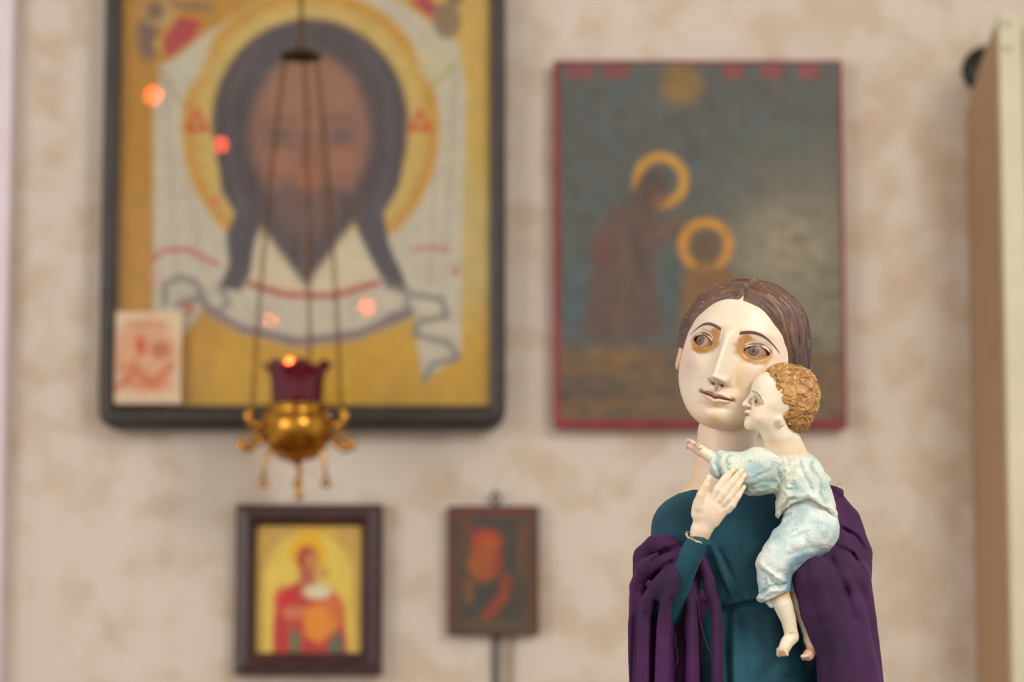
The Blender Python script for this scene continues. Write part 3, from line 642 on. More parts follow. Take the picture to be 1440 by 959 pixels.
# mouth
mz = -.600 - .075 * x + .10 * np.clip(ax, 0, .3) ** 2 * 3.0 - .018 * g2(x, x, 0, 0, .05, .05) 
mw = np.clip(1 - (ax / .215) ** 2, 0, 1)
D += .055 * g2(x, z, 0, -.58, .26, .13)
ul = (z - mz) / (.050 * mw ** .7 + 1e-3); D += .036 * np.exp(-((ul - .55) / .55) ** 2) * mw ** .6
ll = (mz - z) / (.085 * mw ** .7 + 1e-3); D += .048 * np.exp(-((ll - .5) / .5) ** 2) * mw ** .6
D -= .034 * np.exp(-((z - mz) / .0115) ** 2) * sm(.235, .18, ax)
D -= .03 * g2(ax, z, .22, -.58 - .075 * x, .028, .024)
D -= .022 * g2(x, z, 0, -.50, .022, .05); D += .010 * g2(ax, z, .035, -.485, .02, .05)
D -= .038 * g2(x, z, 0, -.72, .17, .035)
D += .070 * g2(x, z, 0, -.84, .17, .12)
D -= .02 * g2(ax, z, .27, -.47, .05, .12, 30)                # fold beside the mouth
V = V0.copy(); V[:, 1] -= D * front
V[:, 0] *= 1 + .10 * wing * front
# paint
nz = noise(V0 * 4, 41); nf = noise(V0 * 18, 42)
sk = np.tile(lin(226, 212, 190), (len(V0), 1))
sk = mix(sk, lin(212, 184, 172), .7 * g2(ax, z, .5, -.28, .2, .2) * front); sk = mix(sk, lin(222, 190, 150), .55 * sm(-.62, -.98, z)); sk = mix(sk, lin(226, 192, 140), .30 * sm(.1, .6, nz) * sm(0, .5, x))
sk = mix(sk, lin(232, 196, 134), .55 * g2(x, z, .24, -.33, .08, .28) * front)
sk = mix(sk, lin(226, 190, 120), .5 * g2(x, z, .05, -.86, .07, .05)); sk = mix(sk, lin(226, 196, 140), .5 * g2(x, z, 0, .30, .12, .05))
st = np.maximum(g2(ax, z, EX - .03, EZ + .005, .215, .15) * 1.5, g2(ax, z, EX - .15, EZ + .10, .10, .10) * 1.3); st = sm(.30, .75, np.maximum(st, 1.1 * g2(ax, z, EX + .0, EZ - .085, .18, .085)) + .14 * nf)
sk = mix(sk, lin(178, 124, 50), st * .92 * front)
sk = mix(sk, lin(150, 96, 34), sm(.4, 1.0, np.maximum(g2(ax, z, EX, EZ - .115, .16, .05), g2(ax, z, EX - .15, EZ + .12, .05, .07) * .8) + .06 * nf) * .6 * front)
sk = mix(sk, lin(226, 212, 190), 1.0 * sm(.012, .0, np.abs(dz - (up + .042)) - .026) * (np.abs(u_) < .95) * front)     # pale upper lid
uu = np.clip((ax - .13) / .48, 0, 1); bz = .260 + .072 * np.sin(np.clip(uu * 1.15, 0, 1.25) * np.pi * .8) - .15 * uu ** 2.2; bt = .019 * (1 - uu) ** .5 + .004
sk = mix(sk, lin(168, 128, 96), .55 * sm(.05, 0, bz - z - .0) * sm(-.12, -.0, z - bz) * sm(.1, .35, uu) * (uu > 0) * (uu < .98) * sm(0, .02, bz - z) * front)
sk = mix(sk, lin(78, 46, 40), sm(1.25, .75, np.abs(z - bz) / bt) * (ax > .125) * (ax < .615) * front * .95)
sk = mix(sk, lin(150, 100, 60), sm(.010, .002, np.abs(dz - (.118 * np.clip(1 - (u_ / 1.12) ** 2, 0, 1) ** .6 + .004))) * (np.abs(u_) < 1.1) * (front > .5) * .8)
sk = mix(sk, lin(60, 38, 34), sm(.018, .011, np.abs(dz - up - .007)) * (np.abs(u_) < 1.0) * (front > .5) * .9)
sk = mix(sk, lin(128, 74, 38), sm(.012, .003, np.abs(dz - lo)) * (np.abs(u_) < 1.0) * (front > .5) * .75)
upl = (ul > -.1) * sm(1.15, .85, ul) * (ax < .215); sk = mix(sk, lin(140, 80, 66), upl * .85 * front)
lol = (ll > -.1) * sm(1.25, .7, ll) * (ax < .20); sk = mix(sk, lin(222, 176, 142), lol * .6 * front)
sk = mix(sk, lin(96, 46, 38), sm(.013, .004, np.abs(z - mz)) * (ax < .222) * front * .9)
sk = mix(sk, lin(140, 96, 50), g2(ax, z, .22, -.577 - .075 * x, .04, .03) * .9 * front)
sk = mix(sk, lin(130, 84, 50), g2(ax, z, .058, -.436, .034, .018) * .9 * front); sk = mix(sk, lin(170, 124, 80), g2(ax, z, .14, -.37, .02, .04) * .5 * front)
sk = mix(sk, lin(196, 140, 80), g2(x, z, .0, -.49, .03, .05) * .55 * front)
sk = mix(sk, lin(190, 150, 100), g2(x, z, 0, -.715, .13, .02) * .5 * front)
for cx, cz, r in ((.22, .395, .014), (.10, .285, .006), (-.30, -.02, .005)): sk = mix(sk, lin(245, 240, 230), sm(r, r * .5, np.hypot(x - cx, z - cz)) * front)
def to_q(v): return HC + (v * HU) @ HR.T
hq = to_q(V)
# ears
def ear(side):
    n = 20; m = 28; a = np.linspace(0, np.pi, n)[:, None]; b = np.linspace(0, 2 * np.pi, m, endpoint=False)[None]
    v = np.stack([np.sin(a) * np.cos(b) * .055 * (1 - .6 * np.exp(-((np.sin(a) * np.sin(b)) ** 2 + np.cos(a) ** 2) * 5)), np.sin(a) * np.sin(b) * .11, np.cos(a) * .19 + 0 * b], -1).reshape(-1, 3)
    v[:, 1] += -.25 * v[:, 2]; v = v @ np.array(Matrix.Rotation(side * -.35, 3, 'Z')).T
    v += np.array([side * .80, -.03, -.14]); i = np.arange(n * m).reshape(n, m); j = np.roll(i, -1, 1)
    f = np.stack([i[:-1].ravel(), i[1:].ravel(), j[1:].ravel(), j[:-1].ravel()], 1)
    if side: c = mix(np.tile(lin(226, 186, 160), (len(v), 1)), lin(150, 100, 70), np.clip(g2(v[:, 1], v[:, 2], .03, -.10, .05, .08), 0, 1) * .7)
    return to_q(v), f, c
VV, FF, CC = [hq], [F0], [sk]
for s_ in (-1, 1):
    a_, b_, c_ = ear(s_); FF.append(b_ + sum(map(len, VV))); VV.append(a_); CC.append(c_)
# neck and upper chest, grown from a distance field, same painted skin
neck_c = [L(1040, 560, 92), L(1022, 610, 84), L(1019, 650, 82), L(1022, 676, 86), L(1024, 712, 92)]
def f_neck(p):
    a = chain(p, neck_c, [44, 42, 42, 50, 54]); b = chain(p, [L(975, 712, 92), L(1070, 714, 96)], [28, 28]); a = smin(a, b, 24)
    px, py = proj(p); return a + ridge(px, py, [(1012, 640), (1020, 682)], 9, .8) * 1.0
lo_ = np.minimum.reduce(neck_c) - 75; hi_ = np.maximum.reduce(neck_c) + 80; lo_[2] = L(0, 735, 80)[2]; hi_[2] = L(0, 555, 80)[2]
nv, nfc = surf(f_neck, lo_, hi_, 1.6, 1.2)
npx, npy = proj(nv); nc = np.tile(lin(232, 208, 182), (len(nv), 1)); nc = mix(nc, lin(214, 206, 204), .5 * sm(985, 1060, npx) * sm(600, 640, npy)); nc = mix(nc, lin(222, 186, 150), .6 * sm(1010, 970, npx))
FF.append(nfc + sum(map(len, VV))); VV.append(nv); CC.append(nc)
mk('head', np.concatenate(VV), np.concatenate(FF), m_skin, statue, np.concatenate(CC))
# eyeballs
for s_ in (-1, 1):
    n = 60; a = np.linspace(0, np.pi, n)[:, None]; b = np.linspace(0, 2 * np.pi, n, endpoint=False)[None]
    r = .20; ux = np.sin(a) * np.cos(b); uz = np.sin(a) * np.sin(b); uy = -np.cos(a) + 0 * b
    v = np.stack([ux * r, uy * r, uz * r], -1).reshape(-1, 3)
    # front of the ball sits just behind the lid edge
    j = np.argmin(np.hypot(V0[:, 0] - s_ * EX, V0[:, 2] - EZ) + (V0[:, 1] > 0) * 9); yf = V0[j, 1] - (D[j] + .085) - .006
    ctr = np.array([s_ * (EX - .0845), yf + .181, EZ]); rx, rz = v[:, 0] - s_ * .0845, v[:, 2]
    gx, gz = (-.040 if s_ < 0 else -.034), .012; rr = np.hypot(rx - gx, rz - gz); fr_ = v[:, 1] < 0
    c = np.tile(lin(166, 130, 98), (len(v), 1)); c = mix(c, lin(206, 190, 168), sm(.105, .06, np.hypot(rx - gx + .02, rz + .01)) * .9); c = mix(c, lin(150, 98, 44), sm(.05, .12, rx * 1.0 if s_ < 0 else -rx) * .7)
    c = mix(c, lin(150, 110, 90), sm(.05, .1, rx if s_ > 0 else -rx) * .6)
    c = mix(c, lin(116, 86, 78), sm(.068, .062, rr)); c = mix(c, lin(126, 98, 86), sm(.046, .038, rr) * .6); c = mix(c, lin(62, 50, 52), sm(.030, .023, rr)); c = mix(c, lin(190, 186, 180), sm(.010, .006, np.hypot(rx - gx + .022, rz - gz - .020)) * .7)  # the small pale highlight is painted onto the iris
    c = mix(c, lin(80, 60, 60), sm(.010, .003, np.abs(rr - .065)) * .85); c = mix(c, lin(90, 66, 56), sm(.045, .075, rz) * .6)
    i = np.arange(n * n).reshape(n, n); j2 = np.roll(i, -1, 1); f = np.stack([i[:-1].ravel(), i[1:].ravel(), j2[1:].ravel(), j2[:-1].ravel()], 1)
    mk('eye', to_q(v + ctr), f[:, ::-1], m_skin, statue, c)
# ---- hair shell parted in the middle
V1, F1 = loft(900, 620); x, y, z = V1.T; ax = np.abs(x)
dface = np.where(z > -.05, np.sqrt((x / .70) ** 2 + ((z + .05) / .71) ** 2) - 1, ax / .70 - 1) + .015 * noise(V1 * 6, 5)
dface = np.maximum(dface, (y + .02) * 1.6)
dlow = (z + .06 + .55 * sm(.0, .8, y)) * 1.6
dm = np.minimum(dface, dlow)
th = np.clip(dm * 1.6, -.05, 1); thick = np.where(th > 0, .10 * (1 - np.exp(-th * 5)), th * .9)
thick += .03 * sm(.1, .8, dm) * sm(-.3, .3, z) + .03 * sm(.0, .5, y) 
thick += .03 * sm(.2, .6, ax)*sm(0,.3,dm)
thick += .085 * sm(-.35, -.68, x) * sm(0, .1, dm) * sm(.55, .15, z)
part = np.exp(-(x / .022) ** 2) * sm(.5, .2, y) * (z > .2); thick -= .045 * part
across = y + .35 * np.minimum(z, .4) - .25 * ax ** 2                     # strands sweep from the parting down and back
sp = np.stack([across * 13, ax * 2.2, z * 1.6 + 7 * (x > 0)], 1); s1_ = noise(sp, 6); s2_ = noise(sp * np.array([2.6, 1.5, 1.5]), 7); s3_ = noise(sp * np.array([6, 2, 2]), 9)
on = sm(0, .06, dm); thick += on * (.016 * s1_ + .013 * s2_ + .006 * s3_)
crease = sm(.30, .62, np.abs(s2_)) * sm(.1, .5, noise(V1 * 9, 8)); thick -= on * .012 * crease
nrm = V1 - np.array([0, .04, 0]); nrm[:, 2] = nrm[:, 2] - .0; nrm /= np.linalg.norm(nrm, axis=1)[:, None] + 1e-9
hv = V1 + nrm * thick[:, None]
hc = np.tile(lin(98, 74, 64), (len(V1), 1)); hc = mix(hc, lin(70, 48, 42), sm(-.1, .6, s1_) * .7); hc = mix(hc, lin(148, 104, 72), sm(.1, .6, s2_) * .55)
hc = mix(hc, lin(58, 46, 48), .75 * sm(.35, .8, x) * sm(.5, .0, z)); hc = mix(hc, lin(66, 52, 48), .6 * sm(-.4, -.75, x)); hc = mix(hc, lin(44, 28, 20), crease * .8); hc = mix(hc, lin(128, 112, 84), part * .7)  # shaded right side of the hair is painted into its colour
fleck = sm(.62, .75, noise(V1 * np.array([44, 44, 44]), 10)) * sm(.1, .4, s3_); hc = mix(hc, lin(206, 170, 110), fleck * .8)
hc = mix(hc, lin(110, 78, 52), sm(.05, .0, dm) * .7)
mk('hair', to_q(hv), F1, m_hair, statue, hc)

# ---- dress
T = lambda a, r: ([L(*p_) for p_ in a], r)
folds_d = [([(1000, 765), (1012, 800), (1030, 838)], 4, 3.0), ([(1012, 775), (1030, 812), (1048, 842)], 3.5, -2.5), ([(1022, 850), (1046, 842), (1080, 836)], 4.5, 5), ([(1018, 856), (1046, 850), (1085, 843)], 3, -6), ([(1020, 860), (1018, 900), (1022, 959)], 7, -5), ([(1034, 862), (1032, 930), (1036, 1000)], 6, 3.0), ([(1050, 870), (1046, 950)], 8, -2.5), ([(1088, 870), (1090, 1000)], 12, 3), ([(1118, 830), (1140, 900), (1146, 1000)], 8, -5), ([(985, 700), (975, 740)], 12, -2), ([(1000, 790), (1000, 850)], 9, -3)]
dress_cold = T([(1045, 750, 84), (1048, 850, 84), (1055, 960, 86), (1050, 1150, 90), (1045, 1500, 95)], [78, 84, 108, 132, 158])
def f_dress(p):
    k = p * np.array([1, 1.0, 1])
    f = chain(k, *dress_cold, 1.28)
    f = smin(f, chain(k, *T([(968, 745, 92), (1002, 718, 90), (1090, 714, 90), (1150, 740, 92)], [50, 47, 50, 46])), 34)
    f = smin(f, chain(k, *T([(962, 745, 92), (945, 800, 85), (938, 856, 50)], [44, 34, 27])), 16)
    f = smin(f, chain(k, *T([(1160, 745, 92), (1185, 800, 80), (1180, 850, 50)], [38, 32, 27])), 16)
    f = smin(f, chain(k, *T([(938, 858, 34), (957, 808, -4), (982, 760, -30)], [26, 19, 15.0])), 10)
    px, py = proj(p); fr = p[:, 1] < 85
    for pl_, w_, a_ in folds_d: f = f - ridge(px, py, pl_, w_, a_ * 1.5) * fr
    ang = np.arctan2(p[:, 0] - dress_cold[0][0][0], p[:, 1] - 80); f = f + 5 * np.sin(ang * 14) * sm(930, 1150, py)
    # open neckline, sagging slightly at the front
    nl = 679 + 3 * np.exp(-((px - 1015) / 30) ** 2)
    return smax(f, (nl - py), 3)
zlo = (BASE_Z + .03 - CAMZ) / S
v, f = surf(f_dress, [L(880, 700, 80)[0], -60, zlo - 8], [L(1240, 700, 80)[0], 260, L(0, 660, 80)[2]], 2.2, 1.3)
dress = mk('dress', v, f, m_dress, statue)

# ---- velvet cloak: hanging folds as tapering strands blended together
CK = [  # points, radii, blend
    T([(925, 800, 66), (936, 865, 48), (945, 960, 45), (945, 1200, 50), (948, 1480, 60)], [36, 42, 45, 58, 70]), T([(982, 850, 50), (985, 960, 48), (990, 1200, 50)], [22, 24, 30]),
    T([(905, 782, 60), (920, 764, 30), (940, 764, 0), (958, 778, -12), (962, 790, -2)], [14, 12, 12, 9, 6]),
    T([(898, 826, 52), (908, 800, 15), (932, 784, -8), (950, 784, -14)], [13, 14, 10, 8]),
    T([(896, 845, 50), (895, 890, 45), (898, 960, 45), (896, 1200, 50), (896, 1480, 60)], [11, 11, 13, 18, 20]),
    T([(940, 800, -12), (920, 826, -4), (908, 870, 6), (906, 960, 6), (900, 1200, 12), (898, 1480, 20)], [11, 14, 12, 14, 18, 20]),
    T([(946, 812, -20), (940, 845, -16), (932, 890, -8), (930, 960, -8), (928, 1200, 0), (926, 1480, 10)], [10, 13, 13, 15, 18, 20]),
    T([(980, 806, 22), (968, 850, 8), (970, 890, 2), (972, 960, 0), (972, 1200, 10), (972, 1480, 20)], [7, 12, 13, 14, 18, 20]),
    T([(984, 782, 6), (996, 815, 2), (1006, 860, 0), (1008, 900, -2), (1008, 960, -2), (1008, 1200, 6), (1008, 1480, 20)], [7, 9, 9, 9, 10, 12, 14]),
]
CR = [
    T([(1172, 700, 92), (1186, 735, 86), (1196, 780, 66), (1196, 820, 46), (1201, 870, 40), (1208, 960, 40), (1216, 1200, 50), (1222, 1480, 60)], [14, 26, 31, 30, 32, 35, 42, 50]),
    T([(1192, 815, 22), (1165, 822, -14), (1146, 814, -22)], [33, 31, 29]),
    T([(1147, 816, -22), (1157, 860, -20), (1178, 915, -16), (1184, 962, -14), (1188, 1200, 0), (1190, 1480, 20)], [30, 31, 31, 34, 44, 54]),
    T([(1182, 860, 0), (1200, 960, 5), (1210, 1200, 20)], [36, 38, 44]),
    T([(1180, 790, 30), (1150, 800, 0)], [20, 18]),
    T([(1164, 706, 74), (1170, 740, 56), (1176, 775, 34), (1170, 800, 10)], [14, 19, 22, 22]),
]
grooves = [([(918, 790), (935, 775), (952, 770)], 3.5, 6), ([(905, 835), (925, 805), (944, 790)], 3.5, 5), ([(921, 848), (919, 900), (917, 1000)], 4, 9), ([(893, 870), (889, 1000)], 4, 4), ([(908, 862), (906, 1000)], 3, 4), ([(962, 900), (960, 1000)], 3, 4), ([(952, 850), (954, 900), (953, 1000)], 8, 19), ([(990, 850), (991, 890), (992, 1000)], 6, 9), ([(938, 870), (936, 950)], 3, 2),
           ([(1183, 742), (1205, 756), (1214, 770)], 3.2, 6), ([(1176, 768), (1198, 778), (1212, 800)], 3.2, 5), ([(1168, 786), (1188, 830), (1200, 870)], 6, 5), ([(1133, 800), (1142, 850), (1160, 905), (1166, 1000)], 6, 3.0), ([(1205, 820), (1214, 880), (1222, 960)], 7, 3)]
ridges = [([(1150, 810), (1170, 870), (1190, 1000)], 9, 3), ([(1190, 800), (1212, 860), (1224, 960)], 6, 3), ([(1192, 790), (1216, 800)], 5, 3)]
def f_cloak(p):
    f = None
    for i, (c_, r_) in enumerate(CK):
        d_ = chain(p, c_, r_); f = d_ if f is None else smin(f, d_, 11)
    g = None
    for c_, r_ in CR:
        d_ = chain(p, c_, r_); g = d_ if g is None else smin(g, d_, 12)
    g = smin(g, chain(p, [L(1168, 687, 84), L(1180, 693, 78)], [6, 7]), 4)
    # behind the back the two sides join
    bk = chain(p, *T([(1172, 706, 120), (1110, 730, 150), (1000, 760, 150), (930, 790, 110)], [12, 14, 14, 14])); bk2 = chain(p * np.array([.75, 1, 1]) , [c * np.array([.75, 1, 1]) for c in T([(1050, 760, 140), (1050, 960, 145), (1050, 1200, 150), (1050, 1480, 150)], 0)[0]], [40, 60, 75, 90])
    f = np.minimum(f, g); f = smin(f, smin(bk, bk2, 20), 8)
    px, py = proj(p); fr = p[:, 1] < 100
    for pl_, w_, a_ in grooves: f = f + ridge(px, py, pl_, w_, a_) * fr
    for pl_, w_, a_ in ridges: f = f - ridge(px, py, pl_, w_, a_) * fr
    wx = px + 5 * noise(p * .02, 52); lf = sm(1030, 1010, px) * sm(810, 860, py) * fr; f = f + lf * (.8 * np.sin(wx * .36) + .8 * np.sin(wx * .19 + 1)); return f + .7 * noise(p * .045, 51) + .3 * noise(p * .12, 53)
v, f = surf(f_cloak, [L(865, 700, 80)[0], -70, zlo - 8], [L(1285, 700, 80)[0], 260, L(0, 670, 80)[2]], 2.0, 1.4)
mk('cloak', v, f, m_cloak, statue)

# ---- raised right hand
def f_hand(p):
    f = chain(p, [L(983, 757, -31), L(987, 742, -36), L(996, 724, -42)], [13.5, 12.5, 20], 1.9 ** 1 if 0 else 1.0) if 0 else None
    W = lambda pts, r, ky: chain(p, [L(*a) for a in pts], r, ky)
    f = W([(982, 760, -31), (986, 745, -35)], [13.5, 13], 1.25)
    f = smin(f, W([(987, 744, -36), (995, 726, -40), (999, 712, -43)], [13, 19.5, 22], 2.3), 8)
    f = smin(f, W([(994, 716, -41), (1006, 700, -45)], [19, 12], 2.2), 6)
    f = smin(f, W([(1000, 720, -42), (1020, 711, -44)], [18, 11], 2.1), 6)
    f = smin(f, W([(983, 722, -41), (985, 706, -45)], [10, 8], 1.4), 6)
    th_ = W([(984, 712, -45), (986, 696, -51), (992.5, 682, -53), (997, 671.5, -53)], [8.5, 6.6, 5.2, 3.8], 1.0)
    f = smin(f, th_, 4)
    fin = [[(1004, 698, -47), (1008.5, 688, -50), (1019, 673.5, -50), (1031, 660.5, -47)], [(1013, 702, -48), (1018, 693.5, -51), (1030.5, 677, -52), (1042.5, 661.5, -49)],
           [(1019, 708, -47), (1024, 701, -50), (1036, 684.5, -51), (1046.5, 668, -48)], [(1023, 716, -45), (1029, 710, -48), (1037.5, 698, -49), (1046, 684.5, -46)]]
    rad = [[6.5, 6.0, 5.4, 3.7], [6.5, 6.0, 5.3, 3.7], [6.2, 5.6, 5.0, 3.4], [6.0, 5.3, 4.6, 3.1]]
    ff = None
    for a, r in zip(fin, rad):
        d_ = W(a, r, 1.1); d_ = smin(d_, W([a[1]], [5.4], 1.3), 3); ff = d_ if ff is None else smin(ff, d_, .8)
    f = smin(f, ff, 3.5)
    px, py = proj(p)
    for a in fin:      # tendons on the back of the hand, joint creases
        f = f - ridge(px, py, [(a[1][0], a[1][1]), (a[1][0] * .55 + 989 * .45, a[1][1] * .55 + 735 * .45)], 3.0, .7)
    return f
c0_ = L(1008, 710, -44); v, f = surf(f_hand, c0_ - np.array([45, 26, 58]), c0_ + np.array([48, 30, 58]), .75, 2.0, 1)
px, py = proj(v); c = np.tile(lin(234, 216, 190), (len(v), 1)); n_ = noise(v * .12, 61)
c = mix(c, lin(226, 204, 170), sm(0, .7, n_) * .5); c = mix(c, lin(214, 186, 130), .6 * sm(8, 0, np.hypot(px - 990, py - 688)) ); c = mix(c, lin(190, 160, 110), sm(744, 756, py) * .55 * (px < 1010))
for x_, y_ in ((1031, 661), (1042.5, 662), (1046.5, 669), (1045.5, 685.5), (997, 672)): c = mix(c, lin(240, 222, 180), sm(4.5, 2.5, np.hypot(px - x_, py - y_)) * .8); c = mix(c, lin(200, 160, 110), sm(1.2, .2, np.abs(np.hypot(px - x_, py - y_) - 4.2)) * .55 * (py > y_ - 1))
mk('hand', v, f, m_skin, statue, c)
def ringpts(cx, cy, d_, rx, ry, tilt, n):
    out = []
    for k in range(n):
        a = 2 * math.pi * k / n; ex, ey = rx * math.cos(a), ry * math.sin(a); c2, s2 = math.cos(tilt), math.sin(tilt)
        out.append(L(cx + ex * c2 - ey * s2 * .3, cy + ex * s2 + ey * .30, d_ - ey))
    return out
bm = bmesh.new(); rp = ringpts(979, 756, -31, 15.2, 14.5, .42, 40); random.seed(4)
rp = [to_world(a + np.array([random.uniform(-.5, .5), random.uniform(-.6, .6), random.uniform(-1.0, 1.0)])) for a in rp]; bm_tube(bm, rp + rp[:2], 1.6 * S, 6); bm_obj('cuff_trim', bm, m_trimc, statue, smooth=True)
# loose threads on the velvet hem
bm = bmesh.new(); random.seed(7); m_thr = add_noise(base_mat('thread', rough=.8), lin(96, 66, 100), lin(120, 90, 110), 100)
for pts in ([(981, 835, -12), (984, 870, -14), (994, 905, -14), (1002, 925, -14)], [(950, 890, -6), (951, 905, -10), (953, 925, -8), (950, 945, -8)]):
    P2 = []
    for a, b in zip(pts[:-1], pts[1:]):
        for k in range(6): t = k / 6; P2.append(to_world(L(a[0] + (b[0] - a[0]) * t + random.uniform(-1, 1), a[1] + (b[1] - a[1]) * t, a[2] + (b[2] - a[2]) * t + 4 * 0)))
    bm_tube(bm, P2, .22 * S, 5); bm_obj('loose_thread', bm, m_thr, statue, smooth=True); bm = bmesh.new()
bm_tube(bm, [to_world(L(*a)) for a in ((1176, 688, 74), (1177, 682, 72), (1180, 679, 71), (1184, 680, 70))], .3 * S, 5)
bm_obj('loose_thread', bm, m_thr, statue, smooth=True)
bm = bmesh.new(); o0 = statue.location; bm_box(bm, (o0.x - .17, o0.y - .14, BASE_Z), (o0.x + .17, o0.y + .14, BASE_Z + .04), .004); bm_obj('base', bm, m_side, statue)

# ------------------------------------------------------------------ the child on her arm
m_clay = col_mat('painted_clay_cloth', rough=.55, bump=.5, bscale=320, mottling=.06, mscale=120, bdist=.0006)
child = thing('child_statue', to_world(L(1140, 790, 0)), 'small painted clay child in pale green clothes with curly ochre hair, clinging to the woman', 'statue')
def W_(p, pts, r, ky=1.0): return chain(p, [L(*a) for a in pts], r, ky)
HD = -30     # depth of the head's middle plane
def f_body(p):
    E = lambda x_, y_, d_, rx, ry, rz: ell(p, L(x_, y_, d_), (rx, ry, rz))
    f = E(1111, 557, HD, 40, 34, 42)                                  # cranium
    f = smin(f, E(1082, 568, HD, 25, 28, 36), 14)                     # face
    f = smin(f, E(1078, 546, HD, 20, 25, 22), 10)
    f = smin(f, E(1070, 588, HD - 4, 17, 22, 16), 10)                     # cheek
    f = smin(f, E(1055, 596, HD, 9, 11, 9), 8)                          # chin
    f = smin(f, W_(p, [(1061, 552, HD), (1053, 562, HD), (1047.5, 568.5, HD)], [4, 3.6, 4.2]), 4.5)
    f = smin(f, W_(p, [(1052, 569.5, HD - 4), (1054, 570.5, HD - 5)], [2.6, 2.6]), 2.5)
    f = smin(f, E(1053, 579.5, HD, 6.5, 8, 3.6), 3); f = smin(f, E(1053.5, 587.3, HD, 6, 7, 3.4), 2.5)
    f = smin(f, W_(p, [(1090, 596, HD), (1098, 614, -26), (1104, 640, -18)], [24, 25, 28]), 10)   # neck
    f = smin(f, W_(p, [(1096, 591, HD - 27), (1099, 596, HD - 27)], [5, 4]), 2)
    f = smin(f, W_(p, [(1104, 640, -16), (1128, 690, -12), (1140, 738, -8)], [26, 28, 27]), 12)
    f = smin(f, W_(p, [(1100, 655, -15), (1040, 664, -16), (1012, 652, -20)], [20, 15, 10]), 10)
    f = smin(f, W_(p, [(1012, 650, -20), (994, 639, -24), (984, 633, -26)], [10, 8.2, 7.0]), 5)
    f = smin(f, W_(p, [(984, 633, -26), (974, 626.5, -27)], [7.5, 7.0], 1.15), 4)
    for k in range(4):    # curled fingers, and the thumb beneath
        f = smin(f, W_(p, [(975 - k * .6, 623 + k * 2.0, -32 + k * 6), (968.5 - k * .2, 618 + k * 2.6, -33 + k * 6), (966.5, 622.5 + k * 2.4, -29 + k * 5)], [3.2, 2.7, 2.3]), .8)
    f = smin(f, W_(p, [(981, 624, -36), (985, 629, -38)], [3, 3.4]), 2)
    f = smin(f, W_(p, [(1140, 742, -8), (1092, 790, -24), (1094, 835, -22)], [26, 18, 15]), 6)
    f = smin(f, W_(p, [(1094, 832, -22), (1101, 850, -24), (1109, 872, -24), (1112, 888, -24)], [14.5, 13.6, 10.6, 9.4]), 4)
    f = smin(f, W_(p, [(1114, 896, -24), (1107, 903, -28), (1102, 914, -32)], [9.4, 9.2, 8.0]), 4)
    for k in range(5): f = smin(f, W_(p, [(1103 - k * 2.0, 914 - k * .2, -40 + k * 5), (1106.5 - k * 2.7, 920 + (.8 - abs(k - 3) * .2), -41 + k * 5)], [3.2, 2.8 + (k == 4) * 1.0]), .8)
    f = smin(f, W_(p, [(1118, 832, -8), (1123, 855, -8), (1131, 880, -10), (1136, 898, -12)], [10, 8.2, 5.6, 5.4]), 4)
    f = smin(f, W_(p, [(1136, 900, -12), (1143, 914, -14), (1137, 921, -18)], [5.6, 7.6, 8.2]), 4)
    for k in range(4): f = smin(f, W_(p, [(1135 + k * .4, 922, -26 + k * 5), (1128.5 + k * .6, 923 + k * 1.0, -26 + k * 5)], [3.4, 3.0]), .8)
    px, py = proj(p)
    near = p[:, 1] < HD
    f = f + 1.8 * np.exp(-((px - 1050.5) / 4.5) ** 2 - ((py - 583.6) / 1.1) ** 2)                 # mouth line
    f = f + near * (3.6 * np.exp(-((px - 1064) / 8) ** 2 - ((py - 562) / 7) ** 2)); f = f - near * 2.6 * np.exp(-((px - 1066.5) / 5) ** 2 - ((py - 564.5) / 3.6) ** 2)
    f = f - near * ridge(px, py, [(1058, 549), (1066, 553), (1073, 562)], 2.2, 1.0)
    f = f + near * 1.0 * np.exp(-((px - 1055) / 2) ** 2 - ((py - 575) / 2) ** 2)
    return f
v, f = surf(f_body, [L(955, 600, 0)[0], HD - 48, L(0, 940, -20)[2]], [L(1170, 600, 0)[0], 40, L(0, 505, -20)[2]], 1.0, 1.8, 1)
px, py = proj(v); near = v[:, 1] < HD + 2; n_ = noise(v * .07, 71)
c = np.tile(lin(232, 222, 198), (len(v), 1)); c = mix(c, lin(222, 208, 170), sm(-.1, .6, n_) * .5); c = mix(c, lin(236, 204, 186), .6 * np.exp(-((px - 1066) / 11) ** 2 - ((py - 585) / 10) ** 2))
c = mix(c, lin(238, 206, 200), .8 * sm(8, 3, np.hypot(px - 1047, py - 568))); c = mix(c, lin(232, 186, 176), .9 * sm(6, 3, np.hypot(px - 1097, py - 593)))
c = mix(c, lin(196, 110, 90), .8 * np.exp(-((px - 1048) / 4) ** 2 - ((py - 584) / 3.6) ** 2)); c = mix(c, lin(96, 40, 36), .95 * np.exp(-((px - 1049) / 4.0) ** 2 - ((py - 583.6) / 1.0) ** 2)); c = mix(c, lin(150, 90, 70), .7 * np.exp(-((px - 1054) / 2.4) ** 2 - ((py - 574) / 2) ** 2))
em = near * spoly(px, py, [(1060, 556), (1064, 558), (1073, 569), (1068, 571), (1061, 571)], .8); c = mix(c, lin(176, 148, 116), em * .8)
c = mix(c, lin(92, 62, 50), near * sm(3.6, 2.6, np.hypot((px - 1063.2) * 1.3, py - 564.5)) * .9); c = mix(c, lin(122, 92, 76), near * sstroke(px, py, [(1058, 550), (1064, 551.5), (1069, 558), (1073.5, 568)], 1.6, 1.2) * .85); c = mix(c, lin(140, 112, 92), near * sstroke(px, py, [(1060.5, 556), (1066, 559.5), (1073, 569)], 1.0, .8) * .8)
c = mix(c, lin(196, 150, 96), near * sstroke(px, py, [(1061, 571.5), (1068, 572)], 1.2, 1) * .6)
